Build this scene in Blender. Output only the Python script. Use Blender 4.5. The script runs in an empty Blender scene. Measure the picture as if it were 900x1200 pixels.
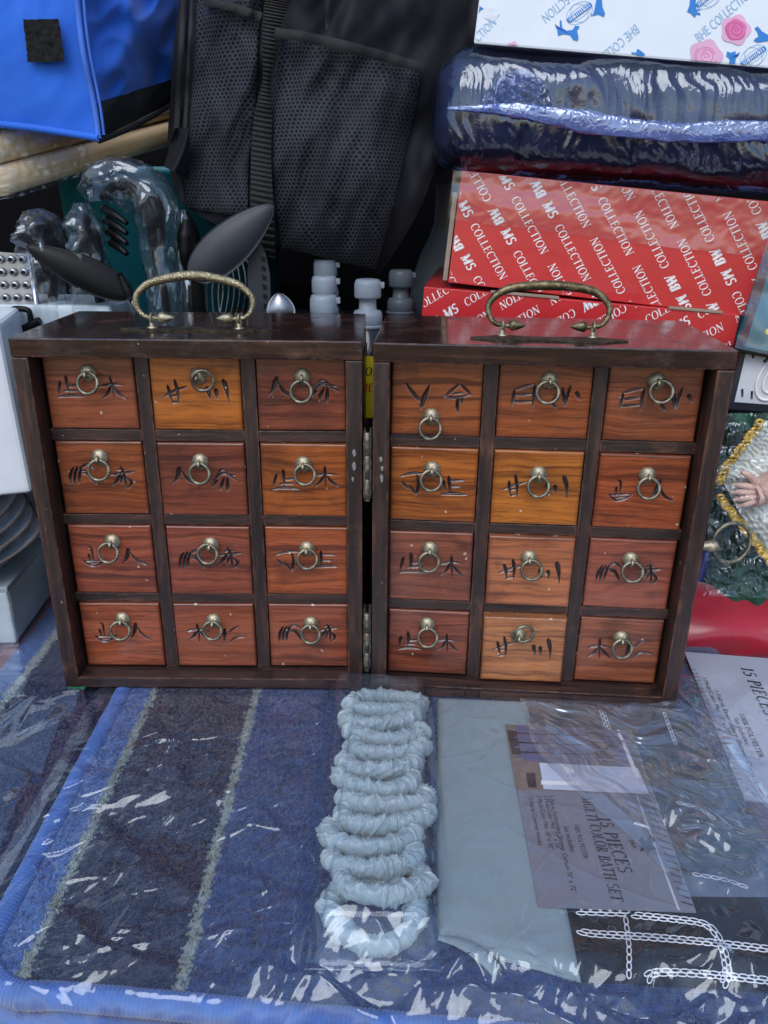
import bpy, bmesh, math, random
import numpy as np
from mathutils import Vector, Matrix, Euler

# ------------------------------------------------------------------ camera, sky, sun
scn = bpy.context.scene
COL = scn.collection
CF, CPITCH, CYAW, CROLL = 922.35, 0.38303, 0.00143, 0.01057
CPOS = np.array([0.00705, -0.44432, 0.31132])
_F = np.array([math.sin(CYAW)*math.cos(CPITCH), math.cos(CYAW)*math.cos(CPITCH), -math.sin(CPITCH)])
_R = np.array([math.cos(CYAW), -math.sin(CYAW), 0.0]); _U = np.cross(_R, _F)
_R2 = _R*math.cos(CROLL)+_U*math.sin(CROLL); _U2 = -_R*math.sin(CROLL)+_U*math.cos(CROLL)
cd = bpy.data.cameras.new('camera'); cam = bpy.data.objects.new('camera', cd); COL.objects.link(cam)
cd.sensor_fit = 'VERTICAL'; cd.sensor_height = 36.0; cd.sensor_width = 27.0
cd.lens = CF/1200*36.0; cd.clip_start = 0.01; cd.clip_end = 200
M = Matrix.Identity(4)
for i in range(3):
    M[i][0] = _R2[i]; M[i][1] = _U2[i]; M[i][2] = -_F[i]; M[i][3] = CPOS[i]
cam.matrix_world = M
scn.camera = cam

SUN_EL, SUN_AZ = math.radians(50), math.radians(196)     # azimuth measured from +Y clockwise: behind the camera, to the left
w = bpy.data.worlds.new('World'); scn.world = w; w.use_nodes = True
nt = w.node_tree; nt.nodes.clear()
sk = nt.nodes.new('ShaderNodeTexSky'); sk.sky_type = 'NISHITA'; sk.sun_disc = False
sk.sun_elevation = SUN_EL; sk.sun_rotation = SUN_AZ; sk.air_density = 1.0; sk.dust_density = 1.2; sk.ozone_density = 1.0
bg = nt.nodes.new('ShaderNodeBackground'); bg.inputs[1].default_value = 0.15
wo = nt.nodes.new('ShaderNodeOutputWorld')
nt.links.new(sk.outputs[0], bg.inputs[0]); nt.links.new(bg.outputs[0], wo.inputs[0])
sl = bpy.data.lights.new('sun', 'SUN'); sl.energy = 1.15; sl.angle = math.radians(40); sl.color = (1.0, 0.99, 0.98)
so = bpy.data.objects.new('sun', sl); COL.objects.link(so)
sd = Vector((math.sin(SUN_AZ)*math.cos(SUN_EL), math.cos(SUN_AZ)*math.cos(SUN_EL), math.sin(SUN_EL)))
so.rotation_euler = sd.to_track_quat('Z', 'Y').to_euler(); so.location = sd*2
scn.view_settings.view_transform = 'Standard'; scn.view_settings.look = 'None'
scn.view_settings.gamma = 1.0; scn.view_settings.use_curve_mapping = False
scn.view_settings.exposure = 0.5
scn.cycles.use_denoising = True
scn.cycles.transparent_max_bounces = 32; scn.cycles.max_bounces = 10
scn.cycles.caustics_reflective = False; scn.cycles.caustics_refractive = False

# ------------------------------------------------------------------ helpers
rng = np.random.default_rng(7); random.seed(7)
def ray(px, py): return _F+_R2*(px-450)/CF+_U2*(600-py)/CF
def PZ(px, py, z=0.0): d = ray(px, py); return CPOS+d*((z-CPOS[2])/d[2])
def PY(px, py, y): d = ray(px, py); return CPOS+d*((y-CPOS[1])/d[1])
def PP(px, py, o, n): d = ray(px, py); return CPOS+d*(((np.asarray(o)-CPOS)@n)/(d@n))
def lin(r, g=None, b=None):
    if g is None: r, g, b = r
    f = lambda c: (c/255/12.92) if c/255 <= .04045 else ((c/255+.055)/1.055)**2.4
    return (f(r), f(g), f(b), 1.0)

def thing(name, label, cat, loc=(0, 0, 0), rot=(0, 0, 0), group=None):
    o = bpy.data.objects.new(name, None); COL.objects.link(o); o.empty_display_size = .02
    o.location = loc; o.rotation_euler = rot
    o['label'] = label; o['category'] = cat
    if group: o['group'] = group
    o['_'] = 0; del o['_']
    return o
def tag(o, label, cat, group=None):
    o['label'] = label; o['category'] = cat
    if group: o['group'] = group
    return o
def mw(o):
    m = Matrix.Translation(o.location) @ o.rotation_euler.to_matrix().to_4x4()
    return (mw(o.parent) @ m) if o.parent else m
def link(name, me, mat=None, parent=None, loc=None, rot=None):
    o = bpy.data.objects.new(name, me); COL.objects.link(o)
    if mat is not None:
        me.materials.clear(); me.materials.append(mat)
    if parent is not None: o.parent = parent
    if loc is not None: o.location = loc
    if rot is not None: o.rotation_euler = rot
    return o
def mesh(name, V, Fc, mat=None, parent=None, smooth=False, world=False, loc=None, rot=None):
    V = np.asarray(V, float)
    if world and parent is not None:
        mi = np.array(mw(parent).inverted()); V = V @ mi[:3, :3].T + mi[:3, 3]
    me = bpy.data.meshes.new(name); me.from_pydata(V.tolist(), [], [list(map(int, f)) for f in Fc]); me.update()
    if smooth: me.polygons.foreach_set('use_smooth', [True]*len(me.polygons))
    return link(name, me, mat, parent, loc, rot)
def join(parts):
    V = []; Fc = []; k = 0
    for v, f in parts:
        v = np.asarray(v, float); V.append(v); Fc += [[i+k for i in q] for q in f]; k += len(v)
    return np.concatenate(V), Fc
def grid_faces(nu, nv, wrap_u=False, wrap_v=False):
    U = nu if wrap_u else nu-1; Vv = nv if wrap_v else nv-1
    i, j = np.meshgrid(np.arange(U), np.arange(Vv), indexing='ij'); i = i.ravel(); j = j.ravel()
    i2 = (i+1) % nu; j2 = (j+1) % nv
    return np.stack([i*nv+j, i2*nv+j, i2*nv+j2, i*nv+j2], 1)
def fast_mesh(name, V, Q, mat=None, parent=None, smooth=True, attrs=None, world=False):
    """quad mesh from numpy arrays"""
    V = np.asarray(V, np.float64)
    if world and parent is not None:
        mi = np.array(mw(parent).inverted()); V = V @ mi[:3, :3].T + mi[:3, 3]
    me = bpy.data.meshes.new(name); n = len(Q)
    me.vertices.add(len(V)); me.vertices.foreach_set('co', V.astype(np.float32).ravel())
    me.loops.add(4*n); me.loops.foreach_set('vertex_index', np.asarray(Q, np.int32).ravel())
    me.polygons.add(n); me.polygons.foreach_set('loop_start', np.arange(0, 4*n, 4, dtype=np.int32))
    me.update(calc_edges=True)
    if smooth: me.polygons.foreach_set('use_smooth', np.ones(n, bool))
    for k, a in (attrs or {}).items():
        a = np.asarray(a, np.float32)
        if a.ndim == 1:
            me.attributes.new(k, 'FLOAT', 'POINT').data.foreach_set('value', a)
        else:
            c = np.ones((len(V), 4), np.float32); c[:, :a.shape[1]] = a
            me.attributes.new(k, 'FLOAT_COLOR', 'POINT').data.foreach_set('color', c.ravel())
    me.update()
    return link(name, me, mat, parent)
def bm_box(x0, x1, y0, y1, z0, z1, bev=0.0, seg=2):
    bm = bmesh.new(); bmesh.ops.create_cube(bm, size=1.0)
    for v in bm.verts:
        v.co = Vector(((x0+x1)/2+v.co.x*(x1-x0), (y0+y1)/2+v.co.y*(y1-y0), (z0+z1)/2+v.co.z*(z1-z0)))
    if bev > 0: bmesh.ops.bevel(bm, geom=bm.edges[:], offset=bev, segments=seg, affect='EDGES', profile=.6)
    return bm
def box(name, x0, x1, y0, y1, z0, z1, mat, parent=None, bev=0.0, seg=2, smooth=False, loc=None, rot=None):
    bm = bm_box(x0, x1, y0, y1, z0, z1, bev, seg); me = bpy.data.meshes.new(name); bm.to_mesh(me); bm.free()
    if smooth: me.polygons.foreach_set('use_smooth', [True]*len(me.polygons))
    return link(name, me, mat, parent, loc, rot)
def lathe(profile, n=32, cap=True):
    """profile: (r,z) bottom to top, round local Z"""
    V = []; m = len(profile)
    for r, z in profile:
        for k in range(n):
            a = 2*math.pi*k/n; V.append((r*math.cos(a), r*math.sin(a), z))
    Fc = [[i*n+k, i*n+(k+1) % n, (i+1)*n+(k+1) % n, (i+1)*n+k] for i in range(m-1) for k in range(n)]
    if cap: Fc += [list(range(n))[::-1], list(range((m-1)*n, m*n))]
    return np.array(V), Fc
def catmull(P, n=8, closed=False):
    P = [np.asarray(p, float) for p in P]; out = []
    m = len(P)
    for i in range(m if closed else m-1):
        p1 = P[i]; p2 = P[(i+1) % m]
        p0 = P[(i-1) % m] if (closed or i > 0) else 2*p1-p2
        p3 = P[(i+2) % m] if (closed or i+2 < m) else 2*p2-p1
        for k in range(n):
            t = k/n
            out.append(.5*((2*p1)+(-p0+p2)*t+(2*p0-5*p1+4*p2-p3)*t*t+(-p0+3*p1-3*p2+p3)*t**3))
    if not closed: out.append(P[-1])
    return np.array(out)
def tube(P, r, n=10, closed=False, cap=True, flat=1.0, upv=(0, 0, 1)):
    P = np.asarray(P, float); m = len(P)
    r = np.full(m, r) if np.isscalar(r) else np.interp(np.linspace(0, 1, m), np.linspace(0, 1, len(r)), r)
    T = np.gradient(P, axis=0) if not closed else (np.roll(P, -1, 0)-np.roll(P, 1, 0))
    T /= np.linalg.norm(T, axis=1)[:, None]+1e-12
    up = np.array(upv, float); N = []; prev = None
    for t in T:
        if prev is None:
            a = up-t*(up@t)
            if np.linalg.norm(a) < .05: a = np.array([1., .3, 0])-t*(np.array([1., .3, 0])@t)
        else: a = prev-t*(prev@t)
        a /= np.linalg.norm(a)+1e-12; prev = a; N.append(a)
    N = np.array(N); B = np.cross(T, N)
    a = np.linspace(0, 2*math.pi, n, endpoint=False)
    V = P[:, None, :]+r[:, None, None]*(np.cos(a)[None, :, None]*N[:, None, :]*flat+np.sin(a)[None, :, None]*B[:, None, :])
    Fc = grid_faces(m, n, wrap_u=closed, wrap_v=True).tolist()
    if cap and not closed: Fc += [list(range(n))[::-1], list(range((m-1)*n, m*n))]
    return V.reshape(-1, 3), Fc
def torus(R, r, nu=28, nv=10):
    a = np.linspace(0, 2*math.pi, nu, endpoint=False)
    return tube(np.stack([R*np.cos(a), np.zeros(nu), R*np.sin(a)], 1), r, nv, closed=True, upv=(0, 1, 0))

_perm = {}
def perlin(x, y, seed=0):
    if seed not in _perm:
        g = np.random.default_rng(seed+100); _perm[seed] = (g.permutation(512), g.uniform(0, 2*np.pi, 512))
    p, ang = _perm[seed]
    xi = np.floor(x).astype(int); yi = np.floor(y).astype(int); xf = x-xi; yf = y-yi
    def gr(ix, iy, dx, dy):
        a = ang[p[(p[ix % 512]+iy) % 512]]; return np.cos(a)*dx+np.sin(a)*dy
    u = xf**3*(xf*(xf*6-15)+10); v = yf**3*(yf*(yf*6-15)+10)
    a = gr(xi, yi, xf, yf); b = gr(xi+1, yi, xf-1, yf); c = gr(xi, yi+1, xf, yf-1); d = gr(xi+1, yi+1, xf-1, yf-1)
    return 1.4*((a*(1-u)+b*u)*(1-v)+(c*(1-u)+d*u)*v)
def ridge(x, y, s, octs=3):
    o = 0; a = 1; tot = 0
    for k in range(octs):
        o = o+a*(1-np.abs(perlin(x*2**k, y*2**k, s+k))*1.6); tot += a; a *= .5
    return o/tot
def facet(x, y, seed=0):
    """piecewise flat height field: creased film"""
    perlin(np.zeros(1), np.zeros(1), seed); p = _perm[seed][0]
    xi = np.floor(x).astype(int); yi = np.floor(y).astype(int); fx = x-xi; fy = y-yi
    h = lambda i, j: p[(p[i % 512]+j) % 512]/255.5-1
    a, b, c, d = h(xi, yi), h(xi+1, yi), h(xi, yi+1), h(xi+1, yi+1)
    return np.where(fx > fy, a+fx*(b-a)+fy*(d-b), a+fy*(c-a)+fx*(d-c))
def sstep(a, b, x): t = np.clip((x-a)/(b-a), 0, 1); return t*t*(3-2*t)

# ------------------------------------------------------------------ materials
class NT:
    def __init__(s, name):
        s.m = bpy.data.materials.new(name); s.m.use_nodes = True; s.t = s.m.node_tree; s.t.nodes.clear()
        s.out = s.t.nodes.new('ShaderNodeOutputMaterial')
    def n(s, typ, props=None, **inp):
        nd = s.t.nodes.new('ShaderNode'+typ)
        for k, v in (props or {}).items(): setattr(nd, k, v)
        for k, v in inp.items():
            key = int(k[1:]) if k[0] == '_' else k.replace('_', ' ')
            s.set(nd, key, v)
        return nd
    def set(s, nd, key, v):
        sock = nd.inputs[key]
        if isinstance(v, bpy.types.NodeSocket): s.t.links.new(v, sock)
        elif isinstance(v, bpy.types.Node): s.t.links.new(v.outputs[0], sock)
        else: sock.default_value = v
    def math(s, op, a, b=0.0, c=False):
        nd = s.n('Math', {'operation': op, 'use_clamp': c}, _0=a, _1=b); return nd.outputs[0]
    def mix(s, f, a, b, blend='MIX'):
        nd = s.t.nodes.new('ShaderNodeMix'); nd.data_type = 'RGBA'; nd.blend_type = blend
        s.set(nd, 0, f); s.set(nd, 6, a); s.set(nd, 7, b); return nd.outputs[2]
    def ramp(s, f, stops):
        nd = s.t.nodes.new('ShaderNodeValToRGB'); e = nd.color_ramp.elements
        while len(e) < len(stops): e.new(.5)
        for k, (p, c) in enumerate(stops): e[k].position = p; e[k].color = c if len(c) == 4 else (*c, 1)
        s.set(nd, 0, f); return nd.outputs[0]
    def ramp1(s, f, a, b): return s.n('MapRange', {'interpolation_type': 'SMOOTHSTEP'}, Value=f, From_Min=a, From_Max=b).outputs[0]
    def coord(s, which='Object', scale=(1, 1, 1), offs=None):
        tc = s.n('TexCoord').outputs[which]
        if offs is not None: tc = s.n('VectorMath', {'operation': 'ADD'}, _0=tc, _1=offs).outputs[0]
        return s.n('Mapping', None, Vector=tc, Scale=scale).outputs[0]
    def noise(s, vec, sc, det=3.0, rough=.55, dist=0.0):
        return s.n('TexNoise', None, Vector=vec, Scale=sc, Detail=det, Roughness=rough, Distortion=dist).outputs[0]
    def bump(s, h, strength=.3, dist=.001, normal=None):
        nd = s.n('Bump', None, Strength=strength, Distance=dist, Height=h)
        if normal is not None: s.set(nd, 'Normal', normal)
        return nd.outputs[0]
    def pbsdf(s, **k):
        p = s.n('BsdfPrincipled', None, **k); s.t.links.new(p.outputs[0], s.out.inputs[0]); return p
    def attr(s, name, out='Fac'): return s.n('Attribute', {'attribute_name': name}).outputs[out]

def plain(name, col, rough=.5, metal=0.0, bump=0.0, bscale=300, var=.12, spec=.5, coat=0.0, sheen=0.0):
    t = NT(name); c = t.coord(); c4 = col if len(col) == 4 else (*col, 1)
    nz = t.noise(c, bscale*.12, 3); fine = t.noise(c, bscale, 2)
    dark = tuple(x*(1-var*2) for x in c4[:3])+(1,); lite = tuple(min(1, x*(1+var)) for x in c4[:3])+(1,)
    colr = t.ramp(nz, [(.3, dark), (.7, lite)])
    k = dict(Base_Color=colr, Metallic=metal, Specular_IOR_Level=spec, Coat_Weight=coat, Sheen_Weight=sheen)
    k['Roughness'] = t.math('ADD', rough-.06, t.math('MULTIPLY', nz, .12))
    if bump > 0: k['Normal'] = t.bump(fine, bump, .0006)
    t.pbsdf(**k); return t.m

def film_mat(name, tint=(.97, .98, 1, 1), haze=.006, base=.075, rough=.03, hazecol=(.8, .85, .95, 1), bump=0.0, bsc=120, shine=(.80, .90, 1, 1)):
    t = NT(name)
    nrm = None
    if bump > 0:
        c = t.coord(); nn = t.n('TexNoise', {'noise_dimensions': '3D'}, Vector=c, Scale=bsc, Detail=2.0, Distortion=.6).outputs[0]
        nrm = t.bump(t.math('ABSOLUTE', t.math('SUBTRACT', nn, .5)), bump, .004)
    lw = t.n('LayerWeight', None, Blend=.5)
    if nrm is not None: t.set(lw, 'Normal', nrm)
    f = t.math('POWER', lw.outputs['Facing'], 4.0)
    f = t.math('ADD', t.math('MULTIPLY', f, .8), base, True)
    tr = t.n('BsdfTransparent', None, Color=tint)
    df = t.n('BsdfDiffuse', None, Color=hazecol)
    m1 = t.n('MixShader', None, _0=haze, _1=tr, _2=df)
    gl = t.n('BsdfGlossy', None, Color=shine, Roughness=rough)  # sky blue put into the reflection colour to cool the highlights
    if nrm is not None: t.set(gl, 'Normal', nrm)
    m2 = t.n('MixShader', None, _0=f, _1=m1, _2=gl)
    t.t.links.new(m2.outputs[0], t.out.inputs[0]); return t.m

def mat_drawer():
    t = NT('rosewood_drawer'); oi = t.n('ObjectInfo')
    off = t.n('VectorMath', {'operation': 'SCALE'}, _0=(3.1, 1.7, 5.3)); t.set(off, 'Scale', t.math('MULTIPLY', oi.outputs['Random'], 7.0))
    c0 = t.coord('Object', (1, 1, 1), off.outputs[0])
    mp = lambda sc, v=c0: t.n('Mapping', None, Vector=v, Scale=sc).outputs[0]
    big = t.noise(mp((22, 22, 34)), 1.0, 3, .55, .8)
    wn = t.n('TexNoise', None, Vector=mp((24, 24, 42)), Scale=1.0, Detail=2.0).outputs[1]
    wz = t.n('VectorMath', {'operation': 'MULTIPLY'}, _0=wn, _1=(.002, 0, .010)).outputs[0]
    cw = t.n('VectorMath', {'operation': 'ADD'}, _0=c0, _1=wz).outputs[0]
    g1 = t.noise(mp((7, 20, 330), cw), 1.0, 6, .72)
    fig = t.noise(mp((3, 10, 150), cw), 1.0, 2, .5)
    fine = t.noise(mp((60, 60, 850)), 1.0, 3, .7)
    base = oi.outputs['Color']
    dark = t.mix(1.0, base, (.27, .22, .22, 1), 'MULTIPLY')
    mid = t.mix(1.0, base, (.68, .62, .60, 1), 'MULTIPLY')
    lite = t.mix(1.0, base, (1.30, 1.32, 1.22, 1), 'MULTIPLY')
    col = t.mix(t.ramp1(g1, .36, .62), mid, lite)
    col = t.mix(t.math('MULTIPLY', t.ramp1(fig, .40, .30), .72), col, dark)
    col = t.mix(t.math('MULTIPLY', t.ramp1(g1, .46, .36), t.math('MULTIPLY', t.ramp1(big, .40, .60), .85)), col, dark)
    col = t.mix(t.math('MULTIPLY', t.ramp1(fine, .53, .66), .5), col, dark)
    col = t.mix(t.math('MULTIPLY', t.ramp1(big, .50, .72), .6), col, dark)
    edge = t.attr('edge'); carve = t.attr('carve')
    col = t.mix(t.math('MULTIPLY', edge, t.math('ADD', .25, t.math('MULTIPLY', big, .6))), col, dark)
    col = t.mix(t.ramp1(carve, .10, .38), col, (.012, .008, .012, 1))
    spk = t.noise(c0, 230, 1); spk = t.math('MULTIPLY', t.ramp1(t.math('ADD', spk, t.math('MULTIPLY', edge, .05)), .765, .80), .7)
    col = t.mix(spk, col, (.55, .5, .45, 1))
    r = t.math('ADD', .20, t.math('MULTIPLY', big, .34))
    nb = t.bump(t.math('ADD', t.math('MULTIPLY', fine, .5), t.math('MULTIPLY', g1, .6)), .22, .0005)
    t.pbsdf(Base_Color=col, Roughness=r, Normal=nb, Coat_Weight=.5, Coat_Roughness=.12)
    return t.m
def mat_frame(name='dark_rosewood_frame', gloss=False, axis=0):
    t = NT(name); c0 = t.coord()
    oi = t.n('ObjectInfo')
    off = t.n('VectorMath', {'operation': 'SCALE'}, _0=(2.1, 3.7, 1.3)); t.set(off, 'Scale', t.math('MULTIPLY', oi.outputs['Random'], 5.0))
    c0 = t.n('VectorMath', {'operation': 'ADD'}, _0=c0, _1=off.outputs[0]).outputs[0]
    s1 = {0: (22, 260, 260), 2: (260, 260, 22)}[axis]
    g = t.noise(t.n('Mapping', None, Vector=c0, Scale=s1).outputs[0], 1.0, 5, .65, .4)
    g2 = t.noise(t.n('Mapping', None, Vector=c0, Scale=tuple(x*3 for x in s1)).outputs[0], 1.0, 3, .6)
    big = t.noise(c0, 45, 4, .6)
    bv = t.n('Bevel', {'samples': 4}, Radius=.0016)
    geo = t.n('NewGeometry')
    dt = t.n('VectorMath', {'operation': 'DOT_PRODUCT'}, _0=bv.outputs[0], _1=geo.outputs['Normal']).outputs['Value']
    ed = t.math('MULTIPLY', t.ramp1(dt, .995, .93), t.ramp1(t.noise(c0, 130, 4, .7), .44, .60))
    col = t.ramp(g, [(.30, (.008, .0045, .005, 1)), (.52, (.025, .0115, .010, 1)), (.75, (.078, .031, .020, 1))])
    col = t.mix(t.math('MULTIPLY', t.ramp1(big, .55, .74), t.ramp1(g2, .42, .62)), col, (.115, .046, .026, 1))
    col = t.mix(t.math('MULTIPLY', t.ramp1(g2, .62, .74), .5), col, (.085, .060, .060, 1))
    col = t.mix(t.math('MULTIPLY', ed, .8), col, (.20, .085, .05, 1))
    spk = t.math('MULTIPLY', t.ramp1(t.noise(c0, 330, 1), .79, .83), .75)
    scr = t.math('MULTIPLY', t.ramp1(t.noise(t.n('Mapping', None, Vector=c0, Scale=(60, 400, 400)).outputs[0], 1.0, 2), .76, .80), .5)
    col = t.mix(t.math('MAXIMUM', spk, scr), col, (.45, .40, .38, 1))
    if gloss:
        r = t.math('ADD', .17, t.math('MULTIPLY', t.ramp1(big, .45, .75), .24))
        t.pbsdf(Base_Color=col, Roughness=r, Coat_Weight=.4, Coat_Roughness=.10, Normal=t.bump(g2, .05, .0004))
    else:
        r = t.math('ADD', .34, t.math('MULTIPLY', g, .3))
        t.pbsdf(Base_Color=col, Roughness=r, Coat_Weight=.25, Coat_Roughness=.3, Normal=t.bump(t.math('ADD', g, g2), .3, .0006))
    return t.m
def mat_brass(name, col, tarn, rough=.36):
    t = NT(name); c = t.coord()
    n1 = t.noise(c, 260, 4, .65); n2 = t.noise(c, 1500, 3)
    cc = t.mix(t.ramp1(n1, .40, .64), tarn, col)
    t.pbsdf(Base_Color=cc, Metallic=.82, Roughness=t.math('ADD', rough-.1, t.math('MULTIPLY', n1, .3)), Normal=t.bump(t.math('ADD', n1, n2), .35, .0004))
    return t.m
def mat_engraved():
    t = NT('engraved_brass'); c = t.coord()
    v = t.n('TexVoronoi', {'feature': 'DISTANCE_TO_EDGE'}, Vector=c, Scale=820.0).outputs[0]
    n1 = t.noise(c, 200, 4, .6)
    cc = t.mix(t.ramp1(v, .02, .16), (.11, .09, .05, 1), t.mix(n1, (.30, .25, .14, 1), (.60, .54, .38, 1)))
    t.pbsdf(Base_Color=cc, Metallic=.9, Roughness=.36, Normal=t.bump(v, .8, .0007)); return t.m
def mat_pile(name):
    """terry pile, colour from the woven colour attribute"""
    t = NT(name); c = t.coord()
    n1 = t.noise(c, 900, 3, .7); n2 = t.noise(c, 170, 3, .6)
    a = t.attr('weave', 'Color')
    col = t.mix(1.0, a, t.ramp(t.math('ADD', t.math('MULTIPLY', n1, .6), t.math('MULTIPLY', n2, .4)), [(.28, (.42, .42, .45, 1)), (.72, (1.5, 1.5, 1.45, 1))]), 'MULTIPLY')
    t.pbsdf(Base_Color=col, Roughness=.95, Sheen_Weight=.25, Specular_IOR_Level=.2, Normal=t.bump(t.math('ADD', n1, n2), .9, .0016)); return t.m
def mat_fabric(name, col, weave=1400, var=.12, sheen=.2, rough=.8, bump=.4, big=18):
    t = NT(name); c = t.coord('Object')
    w1 = t.n('TexWave', {'bands_direction': 'DIAGONAL'}, Vector=c, Scale=weave/6.28).outputs[1]
    n1 = t.noise(c, big, 3); n2 = t.noise(c, 700, 2)
    k = lambda f: tuple(min(1, x*f) for x in col[:3])+(1,)
    cc = t.ramp(t.math('ADD', t.math('MULTIPLY', n1, .6), t.math('MULTIPLY', n2, .4)), [(.3, k(1-var)), (.7, k(1+var))])
    cc = t.mix(t.math('MULTIPLY', w1, .35), cc, k(.6))
    t.pbsdf(Base_Color=cc, Roughness=rough, Sheen_Weight=sheen, Specular_IOR_Level=.25, Normal=t.bump(t.math('ADD', w1, n2), bump, .0004)); return t.m
def mat_net():
    """hexagonal sports mesh, uses the surface's own uv attribute in metres"""
    t = NT('sports_net'); a = t.attr('cloth', 'Vector'); sx = t.n('SeparateXYZ', None, Vector=a)
    x, y = sx.outputs[0], sx.outputs[1]; k = 2*math.pi/.0027
    tot = None
    for ang in (0, 60, 120):
        ca, sa = math.cos(math.radians(ang+30)), math.sin(math.radians(ang+30))
        e = t.math('COSINE', t.math('ADD', t.math('MULTIPLY', x, k*ca), t.math('MULTIPLY', y, k*sa)))
        tot = e if tot is None else t.math('ADD', tot, e)
    hole = t.ramp1(tot, -.35, .25)
    n1 = t.noise(t.coord(), 30, 3)
    thread = t.mix(n1, (.012, .014, .020, 1), (.046, .054, .074, 1))
    cc = t.mix(hole, thread, (.004, .004, .006, 1))
    t.pbsdf(Base_Color=cc, Roughness=.7, Sheen_Weight=.05, Specular_IOR_Level=.2, Normal=t.bump(t.math('SUBTRACT', 1.0, hole), .8, .0009)); return t.m
def mat_velvet(name, col):
    t = NT(name); c = t.coord(); n = t.noise(c, 60, 4, .6); n2 = t.noise(c, 1200, 2)
    cc = t.ramp(n, [(.3, tuple(x*.45 for x in col[:3])+(1,)), (.7, tuple(x*1.3 for x in col[:3])+(1,))])
    t.pbsdf(Base_Color=cc, Roughness=.85, Sheen_Weight=.8, Sheen_Roughness=.3, Sheen_Tint=(col[0]*3, col[1]*3, col[2]*3, 1), Normal=t.bump(n2, .4, .0004)); return t.m
def mat_bamboo():
    t = NT('bamboo'); c = t.coord()
    lam = t.n('TexVoronoi', None, Vector=t.n('Mapping', None, Vector=c, Scale=(9, 30, 2)).outputs[0], Scale=1.0)
    g = t.noise(t.n('Mapping', None, Vector=c, Scale=(14, 60, 420)).outputs[0], 1.0, 3)
    cc = t.ramp(g, [(.3, lin(214, 178, 124)), (.7, lin(248, 226, 186))])
    cc = t.mix(.45, cc, t.ramp(t.n('SeparateColor', None, Color=lam.outputs[1]).outputs[0], [(0.0, lin(222, 190, 138)), (1.0, lin(250, 232, 196))]))
    t.pbsdf(Base_Color=cc, Roughness=.4, Coat_Weight=.3, Normal=t.bump(g, .15, .0004)); return t.m
def mat_steel(name='steel', rough=.22, col=(.55, .56, .58, 1)):
    t = NT(name); c = t.coord(); n = t.noise(c, 120, 3)
    t.pbsdf(Base_Color=col, Metallic=1.0, Roughness=t.math('ADD', rough-.05, t.math('MULTIPLY', n, .12))); return t.m
def mat_sheer(name, col):
    t = NT(name); c = t.coord(); n = t.noise(c, 220, 3)
    cc = t.mix(n, tuple(x*.85 for x in col[:3])+(1,), col)
    d = t.n('BsdfPrincipled', None, Base_Color=cc, Roughness=.32, Sheen_Weight=.2, Specular_IOR_Level=.6)
    tl = t.n('BsdfTranslucent', None, Color=cc)
    m = t.n('MixShader', None, _0=.25, _1=d.outputs[0], _2=tl.outputs[0]); t.t.links.new(m.outputs[0], t.out.inputs[0]); return t.m

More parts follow.
